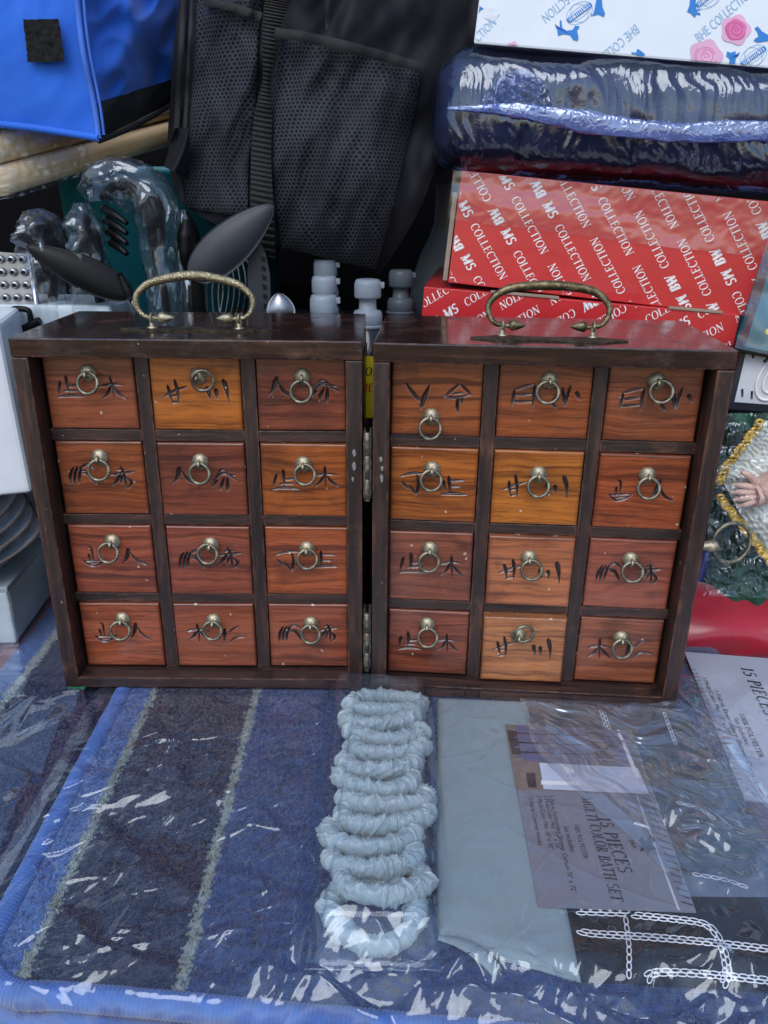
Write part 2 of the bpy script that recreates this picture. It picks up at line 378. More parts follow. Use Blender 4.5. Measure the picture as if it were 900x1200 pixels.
def mat_tuft():
    t = NT('terry_loops'); t.pbsdf(Base_Color=t.attr('weave', 'Color'), Roughness=.95, Specular_IOR_Level=.15, Sheen_Weight=.2); return t.m
def mat_translucent(name, col):
    t = NT(name); n = t.noise(t.coord(), 90, 2)
    t.pbsdf(Base_Color=t.mix(n, tuple(x*.85 for x in col[:3])+(1,), col), Roughness=.32, Transmission_Weight=.55, IOR=1.3); return t.m
MT = dict(
    tuft=mat_tuft(),
    drawer=mat_drawer(), frame_x=mat_frame('dark_rosewood_rail', axis=0), frame_z=mat_frame('dark_rosewood_post', axis=2), top=mat_frame('varnished_top', True, 0),
    brass=mat_brass('aged_brass', (.52, .47, .34, 1), (.22, .19, .13, 1), .48), bronze=mat_brass('dark_bronze', (.23, .19, .11, 1), (.08, .065, .035, 1), .4), engraved=mat_engraved(),
    tarnish=mat_brass('tarnished_plate', (.10, .085, .05, 1), (.035, .028, .02, 1), .5), hingebrass=mat_brass('hinge_brass', (.30, .28, .22, 1), (.12, .11, .09, 1), .45), ringmetal=mat_brass('ring_metal', (.30, .28, .21, 1), (.12, .115, .09, 1), .38),
    pile=mat_pile('terry_pile'), net=mat_net(), bamboo=mat_bamboo(), steel=mat_steel(), dullsteel=mat_steel('dull_steel', .38, (.36, .37, .39, 1)),
    film=film_mat('clear_wrap'), filmmain=film_mat('thin_clear_wrap', haze=.008, base=.062), filmleft=film_mat('loose_clear_wrap', haze=.008, base=.13), film2=film_mat('clear_wrap_crinkled', haze=.02, base=.08, bump=.3, bsc=90),
    filmblue=film_mat('blue_tinted_wrap', tint=(.72, .78, .97, 1), haze=.02, base=.085, rough=.05, hazecol=(.25, .33, .75, 1), bump=.14, bsc=110),
    filmseam=film_mat('bunched_blue_wrap', tint=(.45, .52, .85, 1), haze=.4, base=.16, rough=.15, hazecol=(.22, .30, .62, 1), bump=.6, bsc=120),
    filmbag=film_mat('crumpled_poly_bag', haze=.025, base=.085, rough=.04, bump=.10, bsc=90),
    vinyl=film_mat('vinyl_sleeve', tint=(.95, .97, .99, 1), haze=.005, base=.04),
    navyknit=plain('navy_quilt', lin(30, 34, 58), .7, bump=.5, bscale=500),
    red=plain('red_print_card', (.52, .022, .026, 1), .32, var=.05, coat=.3), white=plain('white_card', (.74, .80, .88, 1), .45, var=.02),
    inkwhite=plain('white_ink', (.80, .78, .78, 1), .5, var=.02), kraft=plain('grey_card_edge', lin(150, 135, 120), .8, bump=.3),
    inkblue=plain('blue_ink', (.015, .20, .62, 1), .5, var=.03), inkline=plain('pale_blue_ink', (.30, .50, .72, 1), .5, var=.03),
    rose=plain('rose_pink_ink', (.72, .17, .42, 1), .5, var=.05), rosel=plain('rose_light_ink', (.74, .42, .62, 1), .5, var=.05), rosed=plain('rose_deep_ink', (.56, .07, .27, 1), .5),
    nylonblue=mat_fabric('blue_nylon', (.020, .145, .70, 1), 2600, sheen=.15, rough=.6), black=plain('black_webbing', (.007, .007, .009, 1), .75, bump=.6, bscale=1200),
    nylonblack=mat_fabric('black_nylon', (.008, .009, .014, 1), 3000, sheen=.03, rough=.6, var=.3), velcro=plain('velcro', (.005, .005, .006, 1), .95, bump=1.0, bscale=1600),
    bluethread=plain('blue_thread', (.05, .16, .62, 1), .7), blackplastic=plain('black_plastic', (.004, .0045, .005, 1), .42, bump=.1, spec=.18), greynylon=plain('grey_nylon_plastic', (.026, .031, .040, 1), .45, bump=.15, spec=.35),
    teal=plain('teal_plastic', (.014, .20, .25, 1), .35), milky=plain('milky_plastic', (.50, .58, .62, 1), .35, var=.05), whiteplastic=plain('white_plastic', (.72, .78, .86, 1), .3, var=.03),
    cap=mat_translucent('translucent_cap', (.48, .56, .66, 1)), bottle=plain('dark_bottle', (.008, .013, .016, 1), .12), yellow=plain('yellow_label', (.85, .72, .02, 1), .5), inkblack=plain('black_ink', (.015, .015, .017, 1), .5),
    aqua=mat_fabric('aqua_curtain', (.235, .305, .335, 1), 2400, var=.06, sheen=.15), sheer=mat_sheer('aqua_sheer', (.46, .58, .62, 1)), blackcloth=mat_fabric('black_curtain', (.010, .011, .016, 1), 2400, var=.2),
    thread=plain('silver_thread', (.74, .76, .80, 1), .45), bind=plain('blue_binding', (.035, .12, .40, 1), .8, bump=.8, bscale=900, sheen=.3),
    card=plain('grey_insert_card', (.185, .19, .225, 1), .4, var=.03), cardw=plain('pale_insert_card', (.44, .46, .54, 1), .4, var=.03), inkgrey=plain('grey_ink', (.035, .035, .045, 1), .5),
    satin=plain('red_satin', (.36, .010, .030, 1), .28, var=.08, sheen=.4), velvet=mat_velvet('green_velvet', (.008, .065, .035, 1)), lace=plain('white_lace', (.66, .70, .64, 1), .8, bump=1.0, bscale=500, var=.2),
    gold=mat_brass('gold_braid', (.85, .60, .12, 1), (.45, .28, .03, 1), .35), skin=plain('doll_vinyl', (.66, .44, .36, 1), .45, var=.05),
    tealcard=plain('teal_card', (.018, .13, .19, 1), .25, coat=.4, var=.2), gloomy=plain('dark_backdrop', (.003, .003, .004, 1), .9, spec=.1), crate=plain('black_crate', (.003, .003, .004, 1), .6, spec=.2),
    greylid=plain('grey_board', (.30, .35, .40, 1), .5, var=.1), plate=plain('enamel_white', (.70, .75, .82, 1), .28, var=.05), plater=plain('worn_rim', (.13, .11, .10, 1), .5, var=.3),
    green=plain('green_felt', (.01, .15, .08, 1), .8), redpile=plain('dark_red_pile', (.13, .012, .022, 1), .9, bump=.9, bscale=800), table=plain('table_sheet', (.02, .022, .03, 1), .8),
    shadecap=mat_translucent('shaded_cap', (.14, .17, .20, 1)), glue=plain('dried_glue', (.26, .25, .25, 1), .5, var=.4), navycloth=plain('navy_pile_cloth', (.018, .03, .085, 1), .9, bump=.8, bscale=700),
    photopurple=plain('photo_purple', (.12, .125, .22, 1), .4), photodark=plain('photo_brown', (.035, .03, .04, 1), .4), photowhite=plain('photo_white', (.55, .60, .72, 1), .4), phototan=plain('photo_tan', (.19, .15, .13, 1), .4),
    swirlw=plain('pale_print', (.58, .61, .66, 1), .4, var=.05), swirlk=plain('dark_print', (.02, .024, .035, 1), .4), yellowink=plain('yellow_ink', (.75, .68, .08, 1), .5),
)

# ------------------------------------------------------------------ lettering
TK, TN = .15, .055
def arc(cx, cy, rx, ry, a0, a1, n=14, thick=TK, thin=TN):
    a = np.radians(np.linspace(a0, a1, n)); p = np.stack([cx+rx*np.cos(a), cy+ry*np.sin(a)], 1)
    return p, thin+(thick-thin)*np.abs(np.cos(a))**1.3
def st(x0, y0, x1, y1, w): return (np.array([(x0, y0), (x1, y1)], float), np.array([w, w], float))
def srf(x, y, h=.14): return st(x-h, y, x+h, y, TN)
def _p(bx): return [st(.15, 0, .15, 1, TK), srf(.15, .025), srf(.15, .975, .12)]
GL = {
 'I': ([st(.16, 0, .16, 1, TK), srf(.16, .025), srf(.16, .975)], .38),
 'L': ([st(.16, 0, .16, 1, TK), srf(.16, .975), st(.03, .025, .58, .025, TN), st(.57, 0, .6, .22, TN)], .68),
 'E': ([st(.16, 0, .16, 1, TK), st(.03, .025, .58, .025, TN), st(.57, 0, .6, .22, TN), st(.03, .975, .55, .975, TN), st(.55, 1, .56, .8, TN), st(.16, .52, .42, .52, TN), st(.42, .42, .42, .62, TN)], .70),
 'F': ([st(.16, 0, .16, 1, TK), srf(.16, .025), st(.03, .975, .55, .975, TN), st(.55, 1, .56, .8, TN), st(.16, .52, .42, .52, TN)], .62),
 'T': ([st(.36, 0, .36, 1, TK), srf(.36, .025), st(.02, .975, .7, .975, TN), st(.03, 1, .02, .78, TN), st(.69, 1, .70, .78, TN)], .76),
 'N': ([st(.13, 0, .13, 1, TN), st(.13, 1, .68, 0, TK), st(.68, 0, .68, 1, TN), srf(.13, .025, .12), srf(.68, .975, .12), st(.0, .975, .14, .975, TN)], .84),
 'O': ([arc(.40, .5, .33, .49, 0, 360, 26)], .82),
 'C': ([arc(.42, .5, .34, .49, 48, 312, 20), st(.66, .98, .66, .74, TN)], .76),
 'P': ([st(.16, 0, .16, 1, TK), srf(.16, .025), st(.03, .975, .3, .975, TN), st(.16, .47, .3, .47, TN), arc(.3, .72, .25, .25, -90, 90, 10)], .64),
 'R': ([st(.16, 0, .16, 1, TK), srf(.16, .025), st(.03, .975, .3, .975, TN), st(.16, .49, .3, .49, TN), arc(.3, .73, .24, .245, -90, 90, 10), st(.32, .49, .64, .02, TK)], .74),
 'B': ([st(.16, 0, .16, 1, TK), st(.03, .975, .3, .975, TN), st(.16, .53, .3, .53, TN), st(.03, .025, .3, .025, TN), arc(.3, .75, .21, .225, -90, 90, 9), arc(.3, .27, .26, .25, -90, 90, 9)], .68),
 'S': ([arc(.30, .74, .21, .235, 30, 270, 12, .1, .06), arc(.30, .26, .23, .245, 90, -150, 12, .1, .06)], .60),
 'M': ([st(.12, 0, .12, 1, TN), st(.12, 1, .45, .05, TK), st(.45, .05, .78, 1, TN), st(.80, 0, .80, 1, TK), srf(.12, .025, .12), srf(.80, .025, .13), st(0, .975, .14, .975, TN), st(.78, .975, .93, .975, TN)], .96),
 'U': ([st(.15, 1, .15, .3, TK), arc(.40, .3, .25, .28, 180, 360, 10), st(.65, .3, .65, 1, TN), srf(.15, .975), srf(.65, .975, .12)], .82),
 'A': ([st(.05, 0, .36, 1, TN), st(.36, 1, .70, 0, TK), st(.18, .36, .56, .36, TN), srf(.05, .025, .09), srf(.70, .025, .13)], .78),
 'H': ([st(.15, 0, .15, 1, TK), st(.65, 0, .65, 1, TK), st(.15, .5, .65, .5, TN), srf(.15, .025), srf(.15, .975), srf(.65, .025), srf(.65, .975)], .84),
 'W': ([st(.03, 1, .26, 0, TK), st(.26, 0, .46, .9, TN), st(.46, .95, .70, 0, TK), st(.70, 0, .92, 1, TN), srf(.03, .975, .1), srf(.92, .975, .1)], .98),
 '1': ([st(.26, 0, .26, 1, TK), st(.1, .82, .26, .98, TN), srf(.26, .025, .16)], .50),
 '5': ([st(.14, .96, .48, .96, .09), st(.14, .96, .12, .55, TN), arc(.26, .31, .23, .29, 120, -150, 12)], .58), ' ': ([], .40)}
def ribbon(p, wd):
    p = np.asarray(p, float); t = np.gradient(p, axis=0); t /= np.linalg.norm(t, axis=1)[:, None]+1e-9
    nn = np.stack([-t[:, 1], t[:, 0]], 1)*np.asarray(wd)[:, None]/2; a = p+nn; b = p-nn
    return [np.array([a[i], b[i], b[i+1], a[i+1]]) for i in range(len(p)-1)]
def word(txt, h=1.0, shear=0.0, bold=1.0, space=.06):
    polys = []; x = 0
    for ch in txt:
        strokes, adv = GL[ch]
        for p, wd in strokes:
            for q in ribbon(p, wd*bold):
                q = q.copy(); q[:, 0] += x+q[:, 1]*shear; polys.append(q*h)
        x += adv+space
    return polys, x*h
def xf(polys, o, ang, sx=1.0):
    c, s = math.cos(ang), math.sin(ang)
    return [np.stack([o[0]+q[:, 0]*sx*c-q[:, 1]*s, o[1]+q[:, 0]*sx*s+q[:, 1]*c], 1) for q in polys]
def clip(poly, x0, x1, y0, y1):
    P = [tuple(p) for p in poly]
    for ax, lim, sg in ((0, x0, 1), (0, x1, -1), (1, y0, 1), (1, y1, -1)):
        out = []
        for i in range(len(P)):
            a = P[i-1]; b = P[i]; ina = sg*(a[ax]-lim) >= 0; inb = sg*(b[ax]-lim) >= 0
            if ina != inb:
                t = (lim-a[ax])/(b[ax]-a[ax]); c = (a[0]+(b[0]-a[0])*t, a[1]+(b[1]-a[1])*t); out.append(c)
            if inb: out.append(b)
        P = out
        if len(P) < 3: return None
    return np.array(P)
def print_mesh(name, polys, mapf, mat, parent, rect=None, world=False):
    V = []; Fc = []
    for q in polys:
        if rect is not None:
            q = clip(q, *rect)
            if q is None: continue
        k = len(V)
        for p in q: V.append(mapf(p))
        Fc.append(list(range(k, k+len(q))))
    if V: return mesh(name, V, Fc, mat, parent, world=world)
def small_text(txt, p0, p1, up, height, mat, parent, name='lettering', off=(0, 0, 0)):
    """flat lettering from the built-in typeface, baseline p0 to p1 (world)"""
    cu = bpy.data.curves.new('t', 'FONT'); cu.body = txt; cu.size = 1.0; cu.resolution_u = 2
    ob = bpy.data.objects.new('t', cu); COL.objects.link(ob)
    dg = bpy.context.evaluated_depsgraph_get(); me = bpy.data.meshes.new_from_object(ob.evaluated_get(dg))
    bpy.data.objects.remove(ob)
    n = len(me.vertices); co = np.zeros(n*3, np.float32); me.vertices.foreach_get('co', co); co = co.reshape(-1, 3).astype(float)
    p0, p1 = np.asarray(p0), np.asarray(p1); L = np.linalg.norm(p1-p0); d = (p1-p0)/L
    u = np.asarray(up, float); u -= d*(u@d); u /= np.linalg.norm(u)
    Wd = co[:, 0].max()-co[:, 0].min()
    Wc = p0+np.outer((co[:, 0]-co[:, 0].min())/Wd*L, d)+np.outer(co[:, 1]*height/.7, u)+np.asarray(off)
    fc = [list(p.vertices) for p in me.polygons]; bpy.data.meshes.remove(me)
    return mesh(name, Wc, fc, mat, parent, world=True)

# ------------------------------------------------------------------ the table under everything
ZT = -.060
tb = box('table_top', -.75, .75, -.42, .72, ZT-.03, ZT, MT['table'], bev=.004); tb['kind'] = 'structure'
bc = box('added_backdrop', -.75, .75, .60, .63, ZT, .54, MT['gloomy']); bc['kind'] = 'structure'  # dark sheet added behind the pile to cut light and blacken gaps

# ------------------------------------------------------------------ the hinged cabinet
CW, CH, CD, Z0 = .200, .23335, .11096, .0012
TS, TB, TT, REC = .0095, .0075, .0110, .0140
cab = thing('drawer_cabinet', 'hinged pair of dark rosewood apothecary chests with twenty-four small carved drawers', 'cabinet', (0, 0, Z0))
HALF = {'L': ((-.00566, .004, 0), .00327), 'R': ((.00055, 0, 0), -.06696)}
GG = {
 'mu': [([(0, .42), (.5, .33), (1, .38)], .07, .035), ([(.46, 0), (.5, .5), (.52, 1)], .08, .04), ([(.45, .4), (.25, .75), (0, .95)], .09, .03), ([(.52, .42), (.75, .7), (1, .95)], .05, .09)],
 'sheng': [([(.13, .25), (.05, .6), (0, .9)], .08, .05), ([(.40, 0), (.44, .4), (.44, .85)], .09, .05), ([(.42, .5), (.9, .43)], .05, .06), ([(.25, .73), (.88, .68)], .045, .05), ([(-.08, 1), (.45, .9), (1.05, .95)], .04, .09)],
 'gan': [([(0, .72), (.5, .45), (1, .28)], .04, .09), ([(.2, .25), (.28, .6), (.35, .95)], .1, .05), ([(.5, 0), (.6, .5), (.6, 1)], .1, .05), ([(.3, .95), (.65, .88)], .05, .05), ([(.3, .7), (.6, .62)], .04, .05)],
 'chuan': [([(.10, .35), (.22, .85)], .14, .05), ([(.42, .42), (.48, .85)], .12, .04), ([(.72, 0), (.84, .5), (.9, 1.05)], .15, .03)],
 'ren': [([(.34, 0), (.22, .5), (0, .85)], .14, .03), ([(.38, .2), (.6, .62), (1, .88)], .03, .11)],
 'leaf': [([(0, .62), (.3, .25), (.6, .2), (1, .5)], .04, .09), ([(.12, .3), (.4, .05), (.62, .15)], .03, .07), ([(.5, .4), (.36, .7), (.3, .95)], .06, .11), ([(.62, .38), (.6, 1.02)], .06, .12), ([(.2, .5), (-.05, .85)], .08, .03), ([(.6, .28), (1, .28)], .04, .05)],
 'grass': [([(.22, .1), (.05, .5), (0, .95)], .06, .10), ([(.36, .08), (.2, .5), (.17, .95)], .06, .10), ([(.5, .1), (.36, .55), (.34, .9)], .06, .09), ([(.3, .3), (.7, .02), (1, .2)], .04, .08), ([(.5, .4), (.75, .45), (1.0, .9)], .04, .12), ([(.45, .3), (.85, .35)], .05, .05)],
 'cai': [([(.0, .35), (.5, .28), (1, .2)], .05, .08), ([(.45, 0), (.55, .4), (.6, 1)], .07, .08), ([(.42, .3), (.2, .65), (0, .85)], .10, .03), ([(.5, .4), (.38, .8)], .08, .05), ([(.62, .45), (.8, .7), (.72, .95)], .05, .10), ([(.3, .12), (.7, .1)], .06, .04)],
 'boat': [([(.3, 0), (.42, .1), (.45, .7)], .06, .06), ([(.28, .35), (.32, .75)], .08, .05), ([(0, .6), (.15, .85), (.4, .98), (.75, .85), (1, .6)], .04, .06), ([(.05, .7), (.5, .68), (1, .62)], .05, .05), ([(.2, .85), (.8, .78)], .05, .05)],
 'ri': [([(.12, .25), (.05, 1)], .08, .06), ([(.12, .25), (.5, .1), (.9, 0)], .06, .06), ([(.88, 0), (.86, .5), (.86, 1)], .08, .06), ([(.12, .5), (.86, .42)], .06, .06), ([(.1, .8), (.86, .75)], .06, .06)],
 'xiao': [([(.1, .45), (.0, .75), (.12, 1)], .05, .10), ([(.3, .1), (.45, .9)], .05, .13), ([(.62, .0), (.5, .55), (.45, .9)], .07, .08), ([(.8, .28), (1, .62)], .10, .06)],
 'ding': [([(0, .2), (.5, .05), (1, .05)], .05, .09), ([(.68, .08), (.74, .5), (.68, .9), (.35, .55)], .05, .10), ([(.05, .4), (.35, .75)], .05, .07)],
 'tu': [([(.28, .1), (.33, .9)], .09, .06), ([(.12, .3), (.18, .75)], .07, .05), ([(.3, .3), (.95, .28)], .06, .05), ([(.35, .58), (.8, .56)], .05, .04), ([(-.02, .95), (.5, .88), (1.05, .92)], .06, .10)],
 'y': [([(0, 0), (.3, .35), (.62, .7)], .04, .12), ([(1, .05), (.8, .5), (.7, .95)], .05, .16)],
 'umb': [([(.55, 0), (.25, .25), (-.05, .5)], .06, .09), ([(.55, 0), (.8, .2), (1.05, .42)], .05, .09), ([(-.02, .52), (.5, .5), (1.02, .4)], .07, .06), ([(.25, .38), (.75, .3)], .06, .04), ([(.52, .52), (.5, .85), (.55, 1.1)], .09, .08), ([(.66, .5), (.68, .8)], .08, .04)],
 'san': [([(.12, .15), (.05, .9)], .10, .06), ([(.28, .45), (.5, .2), (.8, .02)], .06, .05), ([(.3, .95), (.6, .68), (1.05, .66)], .04, .09)]}
CHARS = {'L': [('sheng', 'mu'), ('gan', 'chuan'), ('ren', 'leaf'), ('grass', 'cai'), ('ren', 'leaf'), ('sheng', 'mu'), ('boat', 'ren'), ('grass', 'cai'), ('ding', 'tu'), ('boat', 'ren'), ('mu', 'san'), ('grass', 'cai')],
         'R': [('y', 'umb'), ('ri', 'xiao'), ('ri', 'xiao'), ('ding', 'tu'), ('gan', 'chuan'), ('boat', 'ren'), ('sheng', 'mu'), ('gan', 'chuan'), ('grass', 'cai'), ('sheng', 'mu'), ('gan', 'chuan'), ('mu', 'san')]}
TONE = {'L': [(150, 75, 48), (186, 100, 38), (146, 70, 48), (148, 74, 42), (134, 66, 48), (172, 88, 40), (160, 76, 50), (148, 72, 52), (172, 84, 46), (168, 82, 50), (152, 76, 52), (154, 78, 54)],
        'R': [(158, 80, 40), (160, 80, 42), (152, 78, 48), (184, 98, 40), (192, 108, 42), (166, 80, 46), (144, 74, 52), (184, 104, 66), (156, 80, 60), (144, 70, 48), (190, 116, 72), (152, 80, 52)]}
KNOB = {'L': [((102, 438), (103, 449)), ((231, 441), (238, 445)), ((354, 442), (353, 459)), ((116, 537), (116, 551)), ((234, 542), (234, 555)), ((355, 545), (357, 556)), ((131, 636), (127, 648)), ((246, 639), (243, 649)), ((359, 644), (360, 655)), ((143, 727), (141, 739)), ((250, 729), (249, 739)), ((364, 732), (364, 743))],
        'R': [((505, 489), (504, 502)), ((644, 446), (642, 460)), ((770, 447), (775, 459)), ((506, 551), (505, 563)), ((631, 557), (631, 570)), ((759, 558), (760, 572)), ((504, 645), (503, 659)), ((620, 655), (623, 668)), ((739, 657), (741, 670)), ((500, 733), (501, 747)), ((608, 746), (614, 742)), ((728, 749), (729, 760))]}
def drawer_front(wd, ht, ch, seed):
    nx, nz = 150, 132
    u = np.linspace(0, 1, nx); v = np.linspace(0, 1, nz); U, Vv = np.meshgrid(u, v, indexing='ij')
    X = U*wd; Z = Vv*ht
    g = np.random.default_rng(seed)
    carve = np.zeros_like(X); depth = np.zeros_like(X)
    for k, name in enumerate(ch):
        ou = (.13 if k == 0 else .60)+g.uniform(-.015, .015); ov = .32+g.uniform(-.02, .03); su = .29*g.uniform(.92, 1.06); sv = .30*g.uniform(.92, 1.05)
        if name in ('y', 'umb'): ov = .33; sv = .34
        for pts, w0, w1 in GG[name]:
            p = catmull([((ou+a*su)*wd+g.normal(0, .0002), (1-(ov+b*sv))*ht+g.normal(0, .0002)) for a, b in pts], 4)
            m = len(p)-1
            for i in range(m):
                a = p[i]; b = p[i+1]; d = b-a; L2 = d@d+1e-12
                t = np.clip(((X-a[0])*d[0]+(Z-a[1])*d[1])/L2, 0, 1)
                dist = np.hypot(X-a[0]-t*d[0], Z-a[1]-t*d[1]); tt = (i+t)/m
                hw = (w0+(w1-w0)*tt)*su*wd*.78*(.22+1.0*np.sin(math.pi*np.clip(tt, 0, 1)**.75)**.8)+.00010
                c = np.clip(1-dist/hw, 0, 1); carve = np.maximum(carve, c); depth = np.maximum(depth, np.clip(hw-dist, 0, 1))
    e = np.minimum(np.minimum(X, wd-X), np.minimum(Z, ht-Z)); r = .0013
    Y = np.where(e < r, r-np.sqrt(np.clip(r*r-(r-e)**2, 0, None)), 0)+np.minimum(depth*1.4, .0014)
    Y += .00012*perlin(X*60+seed, Z*60, 3)
    edge = np.clip(1-e/.0028, 0, 1)
    V = np.stack([X, Y, Z], -1).reshape(-1, 3); Q = grid_faces(nx, nz)
    idx = np.arange(nx*nz).reshape(nx, nz)
    loop = np.concatenate([idx[:, 0], idx[-1, 1:], idx[-2::-1, -1], idx[0, -2:0:-1]])
    back = V[loop].copy(); back[:, 1] = .075; n0 = len(V); m = len(loop)
    k = np.arange(m); Q2 = np.stack([loop[(k+1) % m], loop[k], n0+k, n0+(k+1) % m], 1)
    V = np.concatenate([V, back]); Q = np.concatenate([Q[:, ::1], Q2])
    ca = np.concatenate([carve.ravel(), np.zeros(m)]); ea = np.concatenate([edge.ravel(), np.full(m, .8)])
    return V, Q, ca, ea
CX = [(-.1886, -.1353), (-.1262, -.0726), (-.0631, -.0098)]
RZ = [(.1765, .2240), (.1205, .1685), (.0645, .1130), (.0088, .0570)]
dome_v = lathe([(.0053, 0), (.0052, .0006), (.0048, .0016), (.0040, .0026), (.0026, .0034), (.0010, .0037), (.00002, .0038)], 22)
for side in 'LR':
    (hx, hy, hz), hyaw = HALF[side]; s = -1 if side == 'L' else 1
    loc = (hx, hy, hz); rot = (0, 0, hyaw)
    x0, x1 = (-CW, 0) if side == 'L' else (0, CW)
    kw = dict(parent=cab, loc=loc, rot=rot)
    box('top_board', x0, x1, 0, CD, CH-TT, CH, MT['top'], bev=.0009, **kw)
    box('bottom_board', x0+TS, x1-TS, .0006, CD, 0, TB, MT['frame_x'], bev=.0006, **kw)
    for a, b in ((x0, x0+TS), (x1-TS, x1)):
        box('side_board', a, b, 0, CD, 0, CH-TT-.0002, MT['frame_z'], bev=.0007, **kw)
    box('back_board', x0+TS+.0002, x1-TS-.0002, CD-.006, CD-.001, TB, CH-TT-.0004, MT['frame_x'], **kw)
    cols = CX if side == 'L' else [(-b, -a) for a, b in CX[::-1]]
    for i in range(2):
        box('divider', cols[i][1]+.0005, cols[i+1][0]-.0005, REC+.0007, CD-.007, TB, CH-TT-.0004, MT['frame_z'], bev=.0005, **kw)
    for r in range(3):
        for c in range(3):
            xa = (x0+TS) if c == 0 else cols[c-1][1]+.0005+.0085*0+ (cols[c][0]-.0005-(cols[c-1][1]+.0005))
            xb = (x1-TS) if c == 2 else cols[c][1]+.0005
            box('rail', xa+.0001, xb-.0001, REC+.0012, CD-.008, RZ[r+1][1]+.0004, RZ[r][0]-.0004, MT['frame_x'], bev=.0005, **kw)
    ux = np.array([math.cos(hyaw), math.sin(hyaw), 0]); uy = np.array([-math.sin(hyaw), math.cos(hyaw), 0]); org = np.array([hx, hy, Z0])
    for r in range(4):
        for c in range(3):
            i = r*3+c; (xa, xb), (za, zb) = cols[c], RZ[r]
            g = np.random.default_rng(i+(50 if side == 'R' else 0))
            pull = g.uniform(-.0004, .0008)
            if side == 'R' and i == 10: pull = .0050
            if side == 'R' and i == 7: pull = .0022
            V, Q, ca, ea = drawer_front(xb-xa, zb-za, CHARS[side][i], i+(50 if side == 'R' else 0))
            d = fast_mesh('drawer', V, Q, MT['drawer'], cab, True, {'carve': ca, 'edge': ea})
            ly = REC-pull
            d.location = (hx+ux[0]*xa+uy[0]*ly, hy+ux[1]*xa+uy[1]*ly, za); d.rotation_euler = (0, g.uniform(-.006, .006), hyaw)
            cc = TONE[side][i]; f = lin(*cc); gm = f[0]*.3+f[1]*.6+f[2]*.1; d.color = (f[0]*.68, f[1]*.76, f[2]*.80, 1)
            o = org+uy*ly
            pk, pr = KNOB[side][i]
            K = PP(*pk, o-uy*.002, uy); kx = (K-o)@ux-xa; kz = K[2]-Z0-za
            R = PP(*pr, o-uy*.005, uy); rx = (R-o)@ux-xa; rz = R[2]-Z0-za
            kn = mesh('knob_plate', dome_v[0], dome_v[1], MT['brass'], d, True); kn.location = (kx, -.0001, kz); kn.rotation_euler = (math.radians(90), 0, 0)
            sv, sf = tube(catmull([(0, -.0020, .0012), (0, -.0052, .0012), (0, -.0066, -.0004), (0, -.0052, -.0018), (0, -.0024, -.0016)], 4), .0009, 8)
            e = mesh('staple', sv, sf, MT['brass'], d, True); e.location = (kx, 0, kz)
            up = rz > kz-.002
            tv, tf = torus(.0062, .00105, 30, 10)
            rg = mesh('pull_ring', tv, tf, MT['ringmetal'], d, True)
            dv = Vector((rx-kx, 0, rz-kz-.0003))
            if up:
                rg.location = (rx, -.0066, rz); rg.rotation_euler = (math.radians(8), 0, math.radians(6))
            else:
                rg.location = (rx, -.0054, rz); rg.rotation_euler = (math.radians(-14+g.uniform(-4, 4)), 0, math.radians(g.uniform(-8, 8)))
    # carrying handle
    if side == 'L': hcx, hcy, hh = -.1013, .0345, .0315
    else: hcx, hcy, hh = .1000, .0285, .0300
    root = np.array([hcx, hcy, CH])
    half = [(-.0150, .0070), (-.0250, .0066), (-.0315, .0085), (-.0350, .0150), (-.0330, .0215), (-.0230, .0278), (0, hh)]
    P = [(x, 0, z) for x, z in half]+[(-x, 0, z) for x, z in half[-2::-1]]
    pv, pf = tube(catmull(P, 8), [.0011, .0013, .0015, .0017, .0020, .0025, .0029, .0025, .0020, .0017, .0015, .0013, .0011], 14)
    hm = MT['engraved'] if side == 'L' else MT['bronze']
    tilt = math.radians(-4 if side == 'L' else -16)
    hd = mesh('handle', pv+np.array([0, 0, 0]), pf, hm, cab, True)
    hp = org+ux*hcx+uy*hcy
    hd.location = (hp[0], hp[1], CH); hd.rotation_euler = (tilt, 0, hyaw)
    for q in (-1, 1):
        cv, cf = lathe([(.0002, 0), (.0014, .0005), (.0026, .0020), (.0031, .0034), (.0024, .0050), (.0018, .0056), (.0021, .0062)][::-1] and [(.0019, 0), (.0030, .0012), (.0031, .0028), (.0022, .0058), (.0009, .0088), (.0001, .0098)], 16)
        cv = np.stack([-q*cv[:, 2]+q*.0225, cv[:, 0], cv[:, 1]+.0068], 1)
        mesh('finial', cv, cf, MT['bronze'] if side == 'R' else MT['brass'], hd, True)
        a, b = lathe([(.0036, .0), (.0033, .0008), (.0016, .0016), (.0013, .0045), (.0018, .0055)], 14)
        a = a+np.array([q*.0262, 0, .0004])
        a2, b2 = torus(.0024, .0008, 16, 8); a2 = np.stack([a2[:, 1]+q*.0262, a2[:, 0], a2[:, 2]+.0068], 1)
        V, Fc = join([(a, b), (a2, b2)])
        po = mesh('handle_post', V, Fc, MT['brass'], cab, True); po.location = hd.location; po.rotation_euler = (0, 0, hyaw)
    # scalloped mounting plate
    n = 90; tt = np.linspace(0, 2*math.pi, n, endpoint=False)
    rx_ = .045*np.sign(np.cos(tt))*np.abs(np.cos(tt))**.7; ry_ = .0085*np.sin(tt)*(1+.28*np.cos(tt*6))
    top = np.stack([rx_, ry_, np.full(n, .0008)], 1); bot = top.copy(); bot[:, 2] = .0001; ins = top*np.array([.96, .9, 1]); ins[:, 2] = .0011
    V = np.concatenate([bot, top, ins]); Fc = [[i, (i+1) % n, n+(i+1) % n, n+i] for i in range(n)]+[[n+i, n+(i+1) % n, 2*n+(i+1) % n, 2*n+i] for i in range(n)]+[list(range(2*n, 3*n))]
